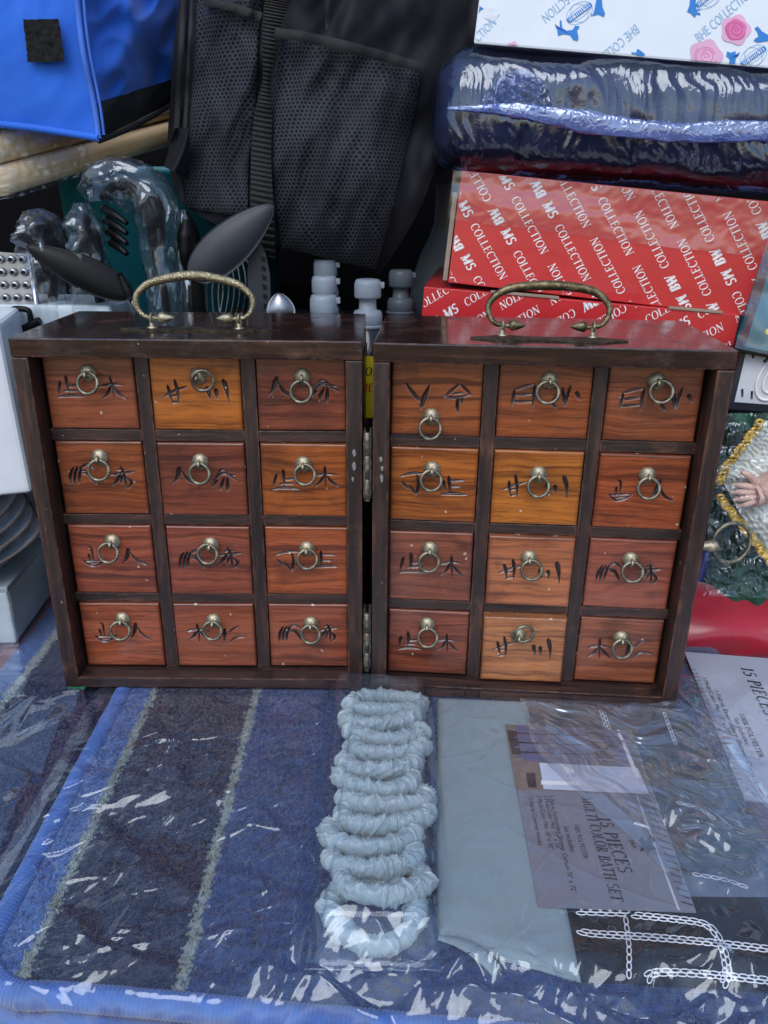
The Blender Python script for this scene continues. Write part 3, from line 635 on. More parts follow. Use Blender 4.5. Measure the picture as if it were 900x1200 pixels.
    pl = mesh('handle_plate', V, Fc, MT['tarnish'], cab); pp = org+ux*hcx+uy*(hcy-(.002 if side == 'L' else .008)); pl.location = (pp[0], pp[1], CH); pl.rotation_euler = (0, 0, hyaw)
    # ring on the outer side
    ox = x0 if side == 'L' else x1
    kp = org+ux*ox+uy*(.045 if side == 'L' else .016); zz = .1035 if side == 'L' else float(PY(843, 623, .025)[2])-Z0
    dv, df = lathe([(.0045, 0), (.0035, .0012), (.0022, .0025), (.0032, .0055), (.0038, .0075), (.0030, .0098), (.0008, .0108)], 18)
    dv = np.stack([s*dv[:, 2]*(1 if side == 'L' else 1.35), dv[:, 0], dv[:, 1]], 1)
    kb = mesh('side_knob', dv, df, MT['brass'], cab, True); kb.location = (kp[0], kp[1], zz); kb.rotation_euler = (0, 0, hyaw)
    tv, tf = torus(.0132, .0013, 40, 10)
    if side == 'R':
        sr = mesh('side_ring', tv, tf, MT['ringmetal'], cab, True); q_ = PY(857, 636, .022); sr.location = (q_[0], q_[1], q_[2]-Z0); sr.rotation_euler = (math.radians(-8), 0, math.radians(8))
    else:
        sr = mesh('side_ring', tv, tf, MT['ringmetal'], cab, True); sr.location = (kp[0]-.0075, kp[1]+.006, zz-.0105); sr.rotation_euler = (math.radians(10), 0, math.radians(80))
# hinges in the gap
for zc in (.160, .040):
    hv, hf = lathe([(.0013, -.0215), (.0017, -.021), (.0017, -.0077), (.0014, -.0075), (.0014, -.0070), (.0017, -.0068), (.0017, .0068), (.0014, .0070), (.0014, .0075), (.0017, .0077), (.0017, .021), (.0013, .0215)], 14)
    hg = mesh('hinge', hv, hf, MT['hingebrass'], cab, True); hg.location = (-.0026, -.0012, zc)
    for q in (-1, 1):
        lf = box('hinge_leaf', 0, .0012, .0022, .014, -.0205, .0205, MT['hingebrass'], hg, bev=.0002); lf.location.x = -.0022 if q < 0 else .0012
    for q in (-1, 1):
        bl = np.random.default_rng(int(zc*1000)+q)
        if zc < .1: continue
        for k in range(3):
            v1, f1 = lathe([(.0012+.0006*bl.random(), 0), (.0010, .00022), (.0003, .0003)], 9); v1 = np.stack([v1[:, 0]*(.6+.3*bl.random())*(1+.3*np.sin(v1[:, 1]*4000)), -v1[:, 2], v1[:, 1]*(1.2+bl.random()*1.2)], 1)
            gl_ = mesh('glue_smear', v1, f1, MT['glue'], cab, True); gl_.location = ((-.0102 if q < 0 else .0058)+bl.normal(0, .0006), .0040 if q < 0 else -.0002, zc+.006-k*.0075+bl.normal(0, .001))
pad = box('felt_pad', -.006, .006, -.002, .008, -.0012, .0002, MT['green'], cab, bev=.0005); pad.location = (-.1985, .004, 0)

# ------------------------------------------------------------------ soft goods under and before the cabinet
def yb(x):   # front line of the cabinet feet
    x = np.asarray(x, float)
    return np.where(x < -.206, .02, np.where(x < 0, .0035, np.where(x < .2, -.0005-.067*x, .02)))
def yfront(x): return -.2165-.085*(np.asarray(x, float)+.07)
bath = thing('bath_set_package', 'clear wrapped bath set with striped blue mat, aqua curtain rings and folded curtain', 'bath set', (0, -.11, 0))
W3 = lambda c: np.array(lin(*c)[:3])
def build_mat(name, xs0, xs1, ny0, ny1, bands, z, parent, nx, ny, front=None, seed=1, quilt=True, tufts=90000, corner=0):
    x = np.linspace(xs0, xs1, nx); t = np.linspace(0, 1, ny); X, T = np.meshgrid(x, t, indexing='ij')
    Yf = (front(X) if front is not None else np.full_like(X, ny0)); Y = Yf+(ny1-Yf)*T
    if corner:
        dd = np.clip((Y-Yf)/corner, 0, 1); xl = xs0+corner*(1-np.sqrt(np.clip(1-(1-dd)**2, 0, 1)))
        X = xs1-(xs1-X)*(xs1-xl)/(xs1-xs0)
    fz = perlin(X*700, Y*260, seed)*.0007+perlin(X*90, Y*60, seed+1)*.0011+np.random.default_rng(seed).normal(0, .0008, X.shape)
    Xb = X+fz; col = np.zeros(X.shape+(3,)); 
    for lo, hi, c in bands:
        m = (Xb >= lo) & (Xb < hi); col[m] = W3(c)
    col *= (1+.16*perlin(X*300, Y*300, seed+2)+.12*perlin(X*30, Y*22, seed+3))[..., None]
    Z = np.full_like(X, z)+.0007*perlin(X*260, Y*260, seed+5)+.0010*perlin(X*40, Y*40, seed+6)
    QM = np.zeros_like(X)
    if quilt:
        for (ax, at, lo, hi) in quilt_lines:
            if ax == 'y': m = np.exp(-((Y-at-.0015*np.sin(X*90))/.0015)**2)*((X > lo) & (X < hi))*(.55+.45*np.sin(X*1900))
            else: m = np.exp(-((X-at-.0012*np.sin(Y*80))/.0015)**2)*((Y > lo) & (Y < hi))*(.55+.45*np.sin(Y*1900))
            Z -= .0016*m; col *= (1-.45*np.clip(m, 0, 1))[..., None]; QM = np.maximum(QM, m)
    e = np.minimum(np.minimum(X-(xl if corner else xs0), xs1-X)/.006, (Y-Yf)/.006); Z -= .003*(1-np.clip(e, 0, 1))**2
    o = fast_mesh(name, np.stack([X, Y, Z], -1).reshape(-1, 3), grid_faces(nx, ny), MT['pile'], parent, True, {'weave': np.clip(col.reshape(-1, 3), 0, 1)}, world=True)
    # standing pile: one small blade per loop
    g = np.random.default_rng(seed); n = int(tufts); ii = g.integers(1, nx-1, n); jj = g.integers(1, ny-1, n)
    du = g.uniform(-.5, .5, n); dv = g.uniform(-.5, .5, n)
    bx = X[ii, jj]+du*(X[1, 0]-X[0, 0]); by = Y[ii, jj]+dv*(Y[0, 1]-Y[0, 0]); bz = Z[ii, jj]-.0003
    keep = (by < .02) & (np.abs(bx) < .33) & (QM[ii, jj] < .35); bx, by, bz = bx[keep], by[keep], bz[keep]; cc = col[ii[keep], jj[keep]]; n = len(bx)
    a = g.uniform(0, 2*np.pi, n); w_ = g.uniform(.0003, .0006, n); hh = g.uniform(.0009, .0020, n); ln = g.normal(0, .0007, (n, 2))
    V = np.zeros((n, 4, 3)); dx, dy = np.cos(a)*w_, np.sin(a)*w_
    V[:, 0] = np.stack([bx-dx, by-dy, bz], 1); V[:, 1] = np.stack([bx+dx, by+dy, bz], 1); V[:, 2] = np.stack([bx+dx*.5+ln[:, 0], by+dy*.5+ln[:, 1], bz+hh], 1); V[:, 3] = np.stack([bx-dx*.5+ln[:, 0], by-dy*.5+ln[:, 1], bz+hh], 1)
    cv = np.repeat(np.clip(cc*g.uniform(.75, 1.3, (n, 1)), 0, 1), 4, 0)
    p = fast_mesh('pile', V.reshape(-1, 3), np.arange(4*n).reshape(n, 4), MT['tuft'], o, False, {'weave': cv}, world=True); p['kind'] = 'stuff'
    return o
quilt_lines = [('y', -.028, -.068, -.02), ('y', -.058, -.068, -.02), ('y', -.118, -.072, -.022), ('x', -.048, -.20, -.075), ('y', -.150, -.16, -.14), ('x', -.128, -.20, -.02), ('y', -.19, -.06, .0), ('y', -.16, -.06, -.02), ('x', -.100, -.2, -.01)]
BLUE, NAVY, MIDB, BEI = (70, 104, 162), (22, 32, 66), (48, 70, 118), (136, 146, 142)
bands = [(-.5, -.1485, BLUE), (-.1485, -.1437, BEI), (-.1437, -.0795, NAVY), (-.0795, -.0747, BEI), (-.0747, .6, MIDB)]
mt = build_mat('bath_mat', -.1655, .26, 0, .13, bands, -.0016, bath, 380, 300, front=yfront, seed=11, corner=.026)
# mat body and bound edge
xs = np.linspace(-.170, .26, 60)
fl = [(x, float(yfront(x)), -.0050) for x in xs]
YC = float(yfront(-.14))
lf = [(-.1680, y, -.0045) for y in np.linspace(.13, YC+.029, 50)]
cor = [(-.1680+.029*(1-math.cos(a)), YC+.029-.0305*math.sin(a), -.0048) for a in np.linspace(.1, 1.5, 12)]
fl = [p for p in fl if p[0] > -.134]
pth = np.array(lf+cor+fl[1:])
def rib_tube(P, r, n, freq, amp, seed):
    P = catmull(P, 14); V, Fc = tube(P, r, n); m = len(P); V = V.reshape(m, n, 3); s = np.concatenate([[0], np.cumsum(np.linalg.norm(np.diff(P, axis=0), axis=1))])
    k = 1+amp*np.sin(s*freq)+.06*perlin(s*60, s*0+seed, 4); V = P[:, None]+(V-P[:, None])*k[:, None, None]; return V.reshape(-1, 3), Fc
v, f = rib_tube(pth, .0056, 12, 3200, .05, 3)
mesh('mat_binding', v, f, MT['bind'], mt, True, world=True)
v, f = tube(pth+np.array([0, -.004, -.012]), .0055, 10); mesh('mat_backing', v, f, MT['bind'], mt, True, world=True)

# fabric covered curtain rings in their sleeve
ring_y = [1080, 1046, 1006, 974, 948, 918, 895, 872, 855, 842, 832, 824]
def scrunchie(R, r, seed, squash):
    g = np.random.default_rng(seed); nu, nv = 560, 30
    a = np.linspace(0, 2*math.pi, nu, endpoint=False); b = np.linspace(0, 2*math.pi, nv, endpoint=False); A, B = np.meshgrid(a, b, indexing='ij')
    rr = np.ones_like(A)
    nf = 58; ph = np.sort(g.uniform(0, 2*math.pi, nf)); 
    ridge_ = np.zeros_like(A)
    for p in ph:
        tw = g.normal(0, .30); wd = g.uniform(.016, .040); am = g.uniform(.10, .40); cb = g.uniform(0, 2*math.pi)
        dd = np.angle(np.exp(1j*(A-p-tw*np.sin(B-cb)))); ridge_ += am*np.exp(-(dd/wd)**2)*(.55+.45*np.cos(B-cb))
    rr = .78+ridge_*.75+.16*perlin(A*5, np.cos(B)*1.5+seed, seed)+.05*perlin(A*26+np.sin(B)*2, np.cos(B)*3+seed, seed+1)
    Rr = R*(1+.06*np.cos(2*A+seed)+.04*np.cos(3*A+seed*2))
    rad = r*rr
    X = (Rr+rad*np.cos(B))*np.cos(A); Y = (Rr+rad*np.cos(B))*np.sin(A)*squash; Z = rad*np.sin(B)*.95
    return np.stack([X, Y, Z], -1).reshape(-1, 3), grid_faces(nu, nv, True, True)
NR = 12
for i in range(NR):
    g = np.random.default_rng(300+i); t = i/(NR-1)
    y = -.1770+.152*t+(.002 if i else 0); x = .0045+.0035*math.sin(i*1.7)+.006*t
    v, q = scrunchie(.0208, .0064, 40+i, .80 if i == 0 else .76)
    tl = 0 if i == 0 else math.radians(30+g.uniform(-4, 4))
    c, s_ = math.cos(tl), math.sin(tl)
    # far side lifts: each ring leans on the next
    v = np.stack([v[:, 0], v[:, 1]*c+v[:, 2]*s_*.5, v[:, 2]-v[:, 1]*s_*0+ -v[:, 1]*s_*.62], 1) if i else v
    az = g.uniform(-.10, .10); ca_, sa_ = math.cos(az), math.sin(az)
    v = np.stack([v[:, 0]*ca_-v[:, 1]*sa_, v[:, 0]*sa_+v[:, 1]*ca_, v[:, 2]], 1)
    z = .0056 if i == 0 else .0090
    fast_mesh('curtain_ring', v+np.array([x, y, z]), q, MT['sheer'], bath, True, None, world=True)

# folded curtain: aqua panel, black panel, embroidery
def soft_sheet(name, poly_fn, nx, ny, mat, parent, thick=.006, seed=5, wr=.0006, edge_drop=.006):
    """poly_fn(u,v)->(x,y); sheet with rolled rim"""
    u = np.linspace(0, 1, nx); v = np.linspace(0, 1, ny); U, Vv = np.meshgrid(u, v, indexing='ij'); X, Y = poly_fn(U, Vv)
    e = np.minimum(np.minimum(U, 1-U)*nx, np.minimum(Vv, 1-Vv)*ny)
    Z = thick*np.sqrt(np.clip(1-(1-np.clip(e/8, 0, 1))**2, 0, 1))+wr*perlin(X*35, Y*25, seed)+wr*.4*perlin(X*120, Y*90, seed+1)
    return np.stack([X, Y, Z], -1), (nx, ny)
CZ = -.0008
def bil(a, b, c, d):
    a, b, c, d = [np.array(q[:2]) for q in (a, b, c, d)]
    def fn(U, V):
        P = (a[None, None]*(1-U)[..., None]*(1-V)[..., None]+b*(U*(1-V))[..., None]+c*(U*V)[..., None]+d*((1-U)*V)[..., None]); return P[..., 0], P[..., 1]
    return fn
A_ = bil((.0335, -.188), (.0940, -.207), (.104, -.0078), (.0445, -.0050))
P_, (nx_, ny_) = soft_sheet('', A_, 90, 180, None, None, .0050, 21, .0005)
P_[..., 2] += CZ
# the near left corner folds under
cx = np.clip((.062-P_[..., 0])/.03, 0, 1)*np.clip((-.172-P_[..., 1])/.02, 0, 1); P_[..., 2] -= .004*cx; P_[..., 1] += .004*cx
aqua = fast_mesh('curtain_panel', P_.reshape(-1, 3), grid_faces(nx_, ny_), MT['aqua'], bath, True, None, world=True)
aqua['label'] = 'pale aqua folded curtain cloth'
fv, ff = tube(catmull([(.034, -.187, .001), (.043, -.191, .0028), (.052, -.1965, .0022), (.0585, -.2035, .0005)], 6), [.0012, .0025, .0034, .0030], 12, flat=.55)
mesh('curtain_fold', fv, ff, MT['aqua'], aqua, True, world=True)
B_ = bil((.0945, -.2065), (.215, -.213), (.205, -.0150), (.1045, -.0078))
P_, (nx_, ny_) = soft_sheet('', B_, 110, 160, None, None, .0046, 23, .0007); P_[..., 2] += CZ
blk = fast_mesh('curtain_panel', P_.reshape(-1, 3), grid_faces(nx_, ny_), MT['blackcloth'], bath, True, None, world=True); blk['label'] = 'black folded curtain cloth with silver chain stitching'
def chain(name, pxs, z, parent, row=2, link=.0044, wid=.0015, mat='thread'):
    P = catmull([PZ(*p, z) for p in pxs], 12); s = np.concatenate([[0], np.cumsum(np.linalg.norm(np.diff(P, axis=0), axis=1))])
    parts = []; n = int(s[-1]/link*1.15)
    for r in range(row):
        for k in range(n):
            sk_ = (k+.5+(.5 if r else 0))/n*s[-1]; sk_ = min(sk_, s[-1]-1e-4)
            c = np.array([np.interp(sk_, s, P[:, q]) for q in range(3)]); c2 = np.array([np.interp(sk_+.0005, s, P[:, q]) for q in range(3)])-c
            d = c2/(np.linalg.norm(c2)+1e-9) if np.linalg.norm(c2) > 1e-7 else np.array([1., 0, 0]); nn = np.array([-d[1], d[0], 0])
            a = np.linspace(0, 2*math.pi, 12, endpoint=False)
            Q = c+nn*((r-(row-1)/2)*wid*1.15)+np.outer(np.cos(a)*link*.52, d)+np.outer(np.sin(a)*wid*.62, nn)
            parts.append(tube(Q, .00030, 5, closed=True))
    V, Fc = join(parts); o = mesh(name, V, Fc, MT[mat], parent, True, world=True); o['kind'] = 'stuff'; return o
ZC = .0048
chain('chain_stitch', [(675, 1068), (700, 1069), (733, 1070)], ZC, blk)
chain('chain_stitch', [(740, 1072), (790, 1077), (823, 1082), (838, 1093), (848, 1115), (852, 1140), (848, 1152)], ZC, blk)
chain('chain_stitch', [(677, 1090), (695, 1094), (760, 1098), (830, 1104), (900, 1112), (930, 1115)], ZC, blk)
chain('chain_stitch', [(733, 1075), (737, 1110), (737, 1146)], ZC, blk, row=1)
chain('chain_stitch', [(757, 1150), (768, 1140), (820, 1141), (900, 1149), (930, 1152)], ZC, blk)
chain('chain_stitch', [(793, 940), (820, 948), (838, 960)], ZC, blk, row=1)
chain('chain_stitch', [(812, 1024), (850, 1031), (876, 1040)], ZC, blk, row=1)
chain('chain_stitch', [(705, 832), (712, 852)], ZC, blk, row=2)
chain('chain_stitch', [(778, 835), (792, 872)], ZC, blk, row=1)

# printed insert card
ZI = .0056
card = box('label_card', 0, 1, 0, 1, 0, 1, MT['card'], bath)
def quad_slab(o, q, z0, z1):
    V = [(p[0], p[1], z0) for p in q]+[(p[0], p[1], z1) for p in q]
    mi = np.array(mw(bath).inverted()); V = (np.array(V) @ mi[:3, :3].T+mi[:3, 3]).tolist()
    o.data.clear_geometry(); o.data.from_pydata(V, [], [[3, 2, 1, 0], [4, 5, 6, 7], [0, 1, 5, 4], [1, 2, 6, 5], [2, 3, 7, 6], [3, 0, 4, 7]]); o.data.update()
def PQ(*pts, z=ZI): return [PZ(a, b, z) for a, b in pts]
quad_slab(card, PQ((631, 1062), (816, 1069), (740, 856), (592, 849)), ZI-.0006, ZI)
def patch(name, pts, mat, dz=.00012):
    q = PQ(*pts); return mesh(name, [(p[0], p[1], ZI+dz) for p in q], [list(range(len(q)))[::-1]], MT[mat], card, world=True)
patch('photo', [(592, 849), (740, 856), (762, 931), (605, 925)], 'phototan')
patch('photo_curtain', [(603, 850), (733, 856), (746, 899), (614, 892)], 'photopurple', .0002)
patch('photo_bath', [(632, 894), (747, 900), (761, 931), (637, 925)], 'photowhite', .0002)
patch('photo_stripe', [(685, 853), (704, 854), (722, 898), (701, 897)], 'photodark', .0003)
patch('photo_tile', [(594, 856), (605, 857), (611, 885), (600, 884)], 'photodark', .0003)
patch('photo_tile', [(616, 906), (627, 906), (629, 924), (619, 923)], 'photodark', .0003)
patch('photo_rail', [(722, 856), (726, 856), (750, 912), (745, 912)], 'inkwhite', .0004)
patch('photo_basin', [(634, 915), (678, 917), (679, 921), (634, 920)], 'inkwhite', .0004)
patch('photo_tap', [(655, 895), (672, 903), (673, 907), (664, 906)], 'inkwhite', .0004)
for k in range(7):
    a = 606+k*17
    patch('photo_pleat', [(604, 853+k*5.5), (733, 858+k*5.5), (734, 859.6+k*5.5), (604, 854.8+k*5.5)], 'photodark' if k % 2 else 'photopurple', .00025 if k % 2 else .0004)
patch('card_border', [(745, 932), (747, 932), (797, 1067), (794, 1067)], 'cardw', .0002)
for k in range(16):
    t = k/16; patch('card_hatch', [(752+49*t, 934+130*t), (768+46*t, 940+128*t), (769+46*t, 942+128*t), (753+49*t, 936+130*t)], 'inkgrey', .0002)
def serif_px(txt, p0, p1, height, mat, parent, z, shear=.12, bold=1.15):
    a = PZ(*p0, z); b = PZ(*p1, z); polys, L = word(txt, 1.0, shear, bold); d = (b-a); Ld = np.linalg.norm(d); d /= Ld; n = np.array([-d[1], d[0], 0])
    return print_mesh('lettering', polys, lambda p: a+d*(p[0]/L*Ld)+n*(p[1]*height), MT[mat], parent, None, world=True)
ZL = ZI+.0003
serif_px('15 PIECES', (700, 957), (726, 1023), .0068, 'inkgrey', card, ZL)
serif_px('MULTI COLOR BATH SET', (681, 934), (717, 1056), .0056, 'inkgrey', card, ZL)
UPX = (1, 0, 0)
small_text('100% POLYESTER', PZ(672, 966, ZL), PZ(684, 1006, ZL), UPX, .0026, MT['inkgrey'], card)
small_text('Set includes:', PZ(660, 968, ZL), PZ(669, 999, ZL), UPX, .0028, MT['inkgrey'], card)
small_text('1-Fabric Embroidery Shower Curtain 70" x 72"', PZ(643, 933, ZL), PZ(670, 1046, ZL), UPX, .0025, MT['inkgrey'], card)
small_text('1-Multi Color Mat: 17" x 24"', PZ(637, 933, ZL), PZ(652, 995, ZL), UPX, .0025, MT['inkgrey'], card)
small_text('1-Multi Color Mat: 18" x 30"', PZ(629, 933, ZL), PZ(644, 995, ZL), UPX, .0025, MT['inkgrey'], card)
small_text('12-Fabric Covered Hooks', PZ(619, 933, ZL), PZ(631, 990, ZL), UPX, .0025, MT['inkgrey'], card)
# small winged emblem and the tiny word under it
em = [(748, 985), (752, 980), (757, 986), (762, 978), (768, 984), (764, 990), (770, 995), (762, 996), (760, 1001), (756, 996), (750, 998), (752, 991)]
mesh('emblem', [PZ(a, b, ZL) for a, b in em], [list(range(len(em)))[::-1]], MT['inkgrey'], card, world=True)
small_text('JRF', PZ(737, 984, ZL), PZ(741, 994, ZL), UPX, .0024, MT['inkgrey'], card)

# vinyl sleeve of the rings (flat bag with welded rim)
def sleeve():
    nx, ny = 60, 150; u = np.linspace(0, 1, nx); v = np.linspace(0, 1, ny); U, Vv = np.meshgrid(u, v, indexing='ij')
    xl = -.0245+(.0095)*Vv; xr = .0335+.0065*Vv; X = xl+(xr-xl)*U; Y = -.2030+(.2030+yb(X)-.0008)*Vv
    b = np.clip(np.minimum(U, 1-U)/.16, 0, 1); c = np.clip(np.minimum(Vv*1.6, (1-Vv)*3)/.12, 0, 1)
    Z = .0008+.0192*sstep(0, 1, b)*sstep(0, 1, c)+.0005*perlin(X*120, Y*80, 61)
    return np.stack([X, Y, Z], -1).reshape(-1, 3), grid_faces(nx, ny)
v, q = sleeve(); slv = fast_mesh('ring_sleeve', v, q, MT['vinyl'], bath, True, None, world=True)
for a, b in (((-.0245, -.203, .001), (.0335, -.203, .001)), ((-.0245, -.203, .001), (-.015, .0025, .001)), ((.0335, -.203, .001), (.0400, -.004, .001))):
    v, f = tube(catmull([np.array(a)+(np.array(b)-a)*t+np.array([.0004*math.sin(t*30), .0004*math.sin(t*23), 0]) for t in np.linspace(0, 1, 9)], 3), .0007, 6); mesh('sleeve_weld', v, f, MT['filmseam'] if False else MT['vinyl'], slv, True, world=True)

# the wrap itself
def wrap_main():
    nx, ny = 760, 480
    u = np.linspace(-.182, .225, nx); t = np.linspace(0, 1, ny); X, T = np.meshgrid(u, t, indexing='ij')
    Yf = yfront(X)-.020; Yb = yb(X)-.0007; Y = Yb+(Yf-Yb)*T
    base = .0016*np.ones_like(X)
    sl_ = sstep(-.034, -.018, X)*(1-sstep(.030, .046, X))*sstep(-.214, -.188, Y)*(1-sstep(-.012, .0, Y)); base += .0205*sl_
    cu_ = sstep(.028, .040, X)*sstep(-.220, -.204, Y); base = np.maximum(base, .0016+.0052*cu_+.0012*cu_)
    fr = sstep(0, .014, (yfront(X)-.002)-Y); base -= .016*fr
    fade = sstep(.0, .012, Yb-Y)
    A = .42+.0*X
    front = np.exp(-((Y-(yfront(X)+.014))/.018)**2); A += 1.5*front*(.25+.75*sstep(-.08, -.01, X))
    A += 1.1*sstep(.13, .165, X)*sstep(.0, .03, -Y)*(1-.5*sstep(.16, .19, -Y))
    A += 1.05*np.exp(-((X+.105)/.06)**2)*np.exp(-((Y+.12)/.075)**2)
    A += .5*np.exp(-((X-.055)/.012)**2)*np.exp(-((Y+.155)/.02)**2)
    wx = X+.010*perlin(X*30, Y*30, 71); wy = Y+.010*perlin(X*30, Y*30, 72)
    r1 = ridge(wx*48+wy*16, wy*34-wx*20, 73, 3); r2 = perlin(wx*26, wy*26, 80); r3 = np.abs(perlin(wx*80, wy*80, 83))
    cr_ = .0030*facet(wx*44+wy*14, wy*36-wx*10, 85)+.0012*facet(wx*90-wy*40, wy*100+wx*30, 86)+.0004*facet(wx*240, wy*220, 87)+front*(.0016*facet(wx*75+wy*30, wy*120-wx*30, 185)+.0007*facet(wx*190, wy*230+wx*60, 186)); ph = wy*22+.5*perlin(X*16, Y*10, 89)+X*9; fr_ = ph-np.floor(ph); saw = np.where(fr_ < .8, fr_/.8, (1-fr_)/.2)/22*.15*np.clip(A-.35, 0, 1.2); Z = base+fade*np.maximum(saw+A*(cr_+.0022)+.0007*perlin(X*14, Y*14, 88), -.0006)
    # long shallow folds running across
    fold = np.zeros_like(X)
    for (ax_, ay_, bx_, by_, am, wd) in ((-.135, -.05, -.02, -.11, .0008, .004), (.05, -.08, .19, -.16, .0014, .0016), (.04, -.11, .16, -.19, .0012, .0016), (.10, -.03, .21, -.10, .0020, .002), (.12, -.015, .22, -.028, .0016, .002), (-.02, -.04, -.06, -.004, .0007, .002), (.10, -.06, .2, -.16, .0018, .003), (.03, -.22, .12, -.245, .0025, .0025), (.06, -.212, .17, -.245, .0025, .0025)):
        d = np.array([bx_-ax_, by_-ay_]); L = np.hypot(*d); d /= L; s = (X-ax_)*d[0]+(Y-ay_)*d[1]; q_ = -(X-ax_)*d[1]+(Y-ay_)*d[0]+.004*np.sin(s*40+am*9000)
        fold += am*np.exp(-(np.abs(q_)/wd))*sstep(0, .02, s)*(1-sstep(L-.03, L, s))
    gs = np.random.default_rng(77)
    for k in range(130):
        x0 = gs.uniform(-.17, -.03) if k < 100 else gs.uniform(.045, .10); y0 = gs.uniform(-.205, -.03); L = gs.uniform(.006, .034); an = gs.normal(.62, .35); am = gs.uniform(.0006, .0018); wd = gs.uniform(.0008, .0020)
        i0, i1 = np.searchsorted(u, [x0-L-.006, x0+L+.006]); d0, d1 = math.cos(an), math.sin(an); xs_, ys_ = X[i0:i1], Y[i0:i1]
        s_ = (xs_-x0)*d0+(ys_-y0)*d1; q_ = -(xs_-x0)*d1+(ys_-y0)*d0+.0012*np.sin(s_*150+k)
        fold[i0:i1] += am*np.clip(1-np.abs(q_)/wd, 0, 1)*np.clip(1-np.abs(s_)/L, 0, 1)
    Z += fade*fold
    return np.stack([X, Y, Z], -1).reshape(-1, 3), grid_faces(nx, ny)[:, ::-1]
v, q = wrap_main(); fast_mesh('plastic_wrap', v, q, MT['filmmain'], bath, True, None, world=True)

def wrap_sheen():
    nx, ny = 300, 330; u = np.linspace(0, 1, nx); t = np.linspace(0, 1, ny); Uq, T = np.meshgrid(u, t, indexing='ij')
    xl = .098+.050*sstep(.25, 1.0, T); X = xl+(.222-xl)*Uq; Y = (yb(X)-.004)+(-.168-(yb(X)-.004))*T
    # long creases fan out from the back left corner
    an = np.arctan2(-(Y-.01), X-.06); rd = np.hypot(X-.06, Y-.01)
    wa = an+.10*perlin(X*40, Y*40, 401)
    Z = .0100+.0016*facet(wa*9+3, rd*16, 402)+.0011*facet(wa*26, rd*34+wa*4, 403)+.0005*facet(wa*60, rd*90, 404)+.0012*perlin(X*22, Y*22, 405)
    e = np.minimum(np.minimum(Uq, 1-Uq)/.08, np.minimum(T, 1-T)/.06); Z = .0064+(Z-.0064)*np.clip(e, 0, 1)
    return np.stack([X, Y, Z], -1).reshape(-1, 3), grid_faces(nx, ny)[:, ::-1]
v, q = wrap_sheen(); fast_mesh('added_sheen_wrap', v, q, film_mat('silvery_haze_film', haze=.085, base=.20, rough=.06, hazecol=(.70, .76, .86, 1)), bath, True, None, world=True)  # extra film layer added for silvery sheen, part of it pale haze colour

# second wrapped mat, lower, to the left
lmat = thing('bath_mat_package', 'wrapped navy bath mat with pale stripe and red border lying beneath the stacked plates', 'bath mat', (-.25, 0, -.03))
quilt_lines = [('y', .03, -.24, -.17)]
bands2 = [(-.6, -.2660, (120, 14, 34)), (-.2660, -.2490, (60, 98, 165)), (-.2490, -.2430, (150, 160, 160)), (-.2430, .6, (24, 38, 82))]
build_mat('bath_mat', -.40, -.1780, -.215, .16, bands2, -.0070, lmat, 200, 260, seed=31, tufts=40000)
v, f = lathe([(0.001, 0), (.001, .001)], 3)
box('mat_body', -.40, -.178, -.217, .16, -.03, -.0095, MT['navycloth'], lmat, bev=.004).location = (.25, 0, .03)
def wrap_left():
    nx, ny = 260, 420; u = np.linspace(-.40, -.1765, nx); y = np.linspace(.155, -.225, ny); X, Y = np.meshgrid(u, y, indexing='ij')
    wx = X+.014*perlin(X*24, Y*24, 91); wy = Y+.014*perlin(X*24, Y*24, 92)
    A = .06+1.25*(1-sstep(-.035, .012, Y))
    Z = -.0020+A*.003+A*(.0075*facet(wx*21+wy*8, wy*26-wx*6, 93)+.0016*facet(wx*60-wy*20, wy*52+wx*16, 96)+.0003*facet(wx*180, wy*150, 97))
    ph = wy*17+wx*6+.6*perlin(X*14, Y*14, 98); fr_ = ph-np.floor(ph); Z += np.where(fr_ < .82, fr_/.82, (1-fr_)/.18)/17*.15*np.clip(A, 0, 1)
    inside = ((X > -.212) & (Y > -.004)); Z = np.where(inside, np.minimum(Z, -.0030), Z); Z = np.maximum(Z, -.0052); Z = np.minimum(Z, np.where(X > -.185, -.0012, 1))
    return np.stack([X, Y, Z], -1).reshape(-1, 3), grid_faces(nx, ny)[:, ::-1]
v, q = wrap_left(); fast_mesh('plastic_wrap', v, q, MT['filmleft'], lmat, True, None, world=True)
und = thing('dark_red_mat', 'dark red pile mat lying underneath the striped blue bath mat', 'bath mat', (0, -.1, ZT))
box('pile', -.32, .33, -.19, .30, .0, .0285, MT['redpile'], und, bev=.006, seg=3)
box('backing', -.322, .332, -.192, .302, -.0, .010, MT['black'], und, bev=.002)
v, f = tube(np.array([(-.32, -.29, ZT+.028), (-.1, -.292, ZT+.028), (.3, -.296, ZT+.028)]), .004, 8)

# second bath set at the right
pk = thing('curtain_package', 'wrapped grey bath set packet with printed card lying beside the red satin', 'bath set', (.27, -.05, 0))
e0, e1 = np.array([.2265, .048]), np.array([.192, -.215]); dv_ = (e1-e0)/np.linalg.norm(e1-e0); nv_ = np.array([-dv_[1], dv_[0]])  # points right
def P2(a, b, z): p = e0+dv_*a+nv_*b; return (p[0], p[1], z)
Lp = np.linalg.norm(e1-e0)
def slab(name, a0, a1, b0, b1, z0, z1, mat, parent):
    q = [P2(a0, b0, 0), P2(a0, b1, 0), P2(a1, b1, 0), P2(a1, b0, 0)]
    V = [(p[0], p[1], z0) for p in q]+[(p[0], p[1], z1) for p in q]
    return mesh(name, V, [[0, 1, 2, 3], [7, 6, 5, 4], [4, 5, 1, 0], [5, 6, 2, 1], [6, 7, 3, 2], [7, 4, 0, 3]], MT[mat], parent, world=True)
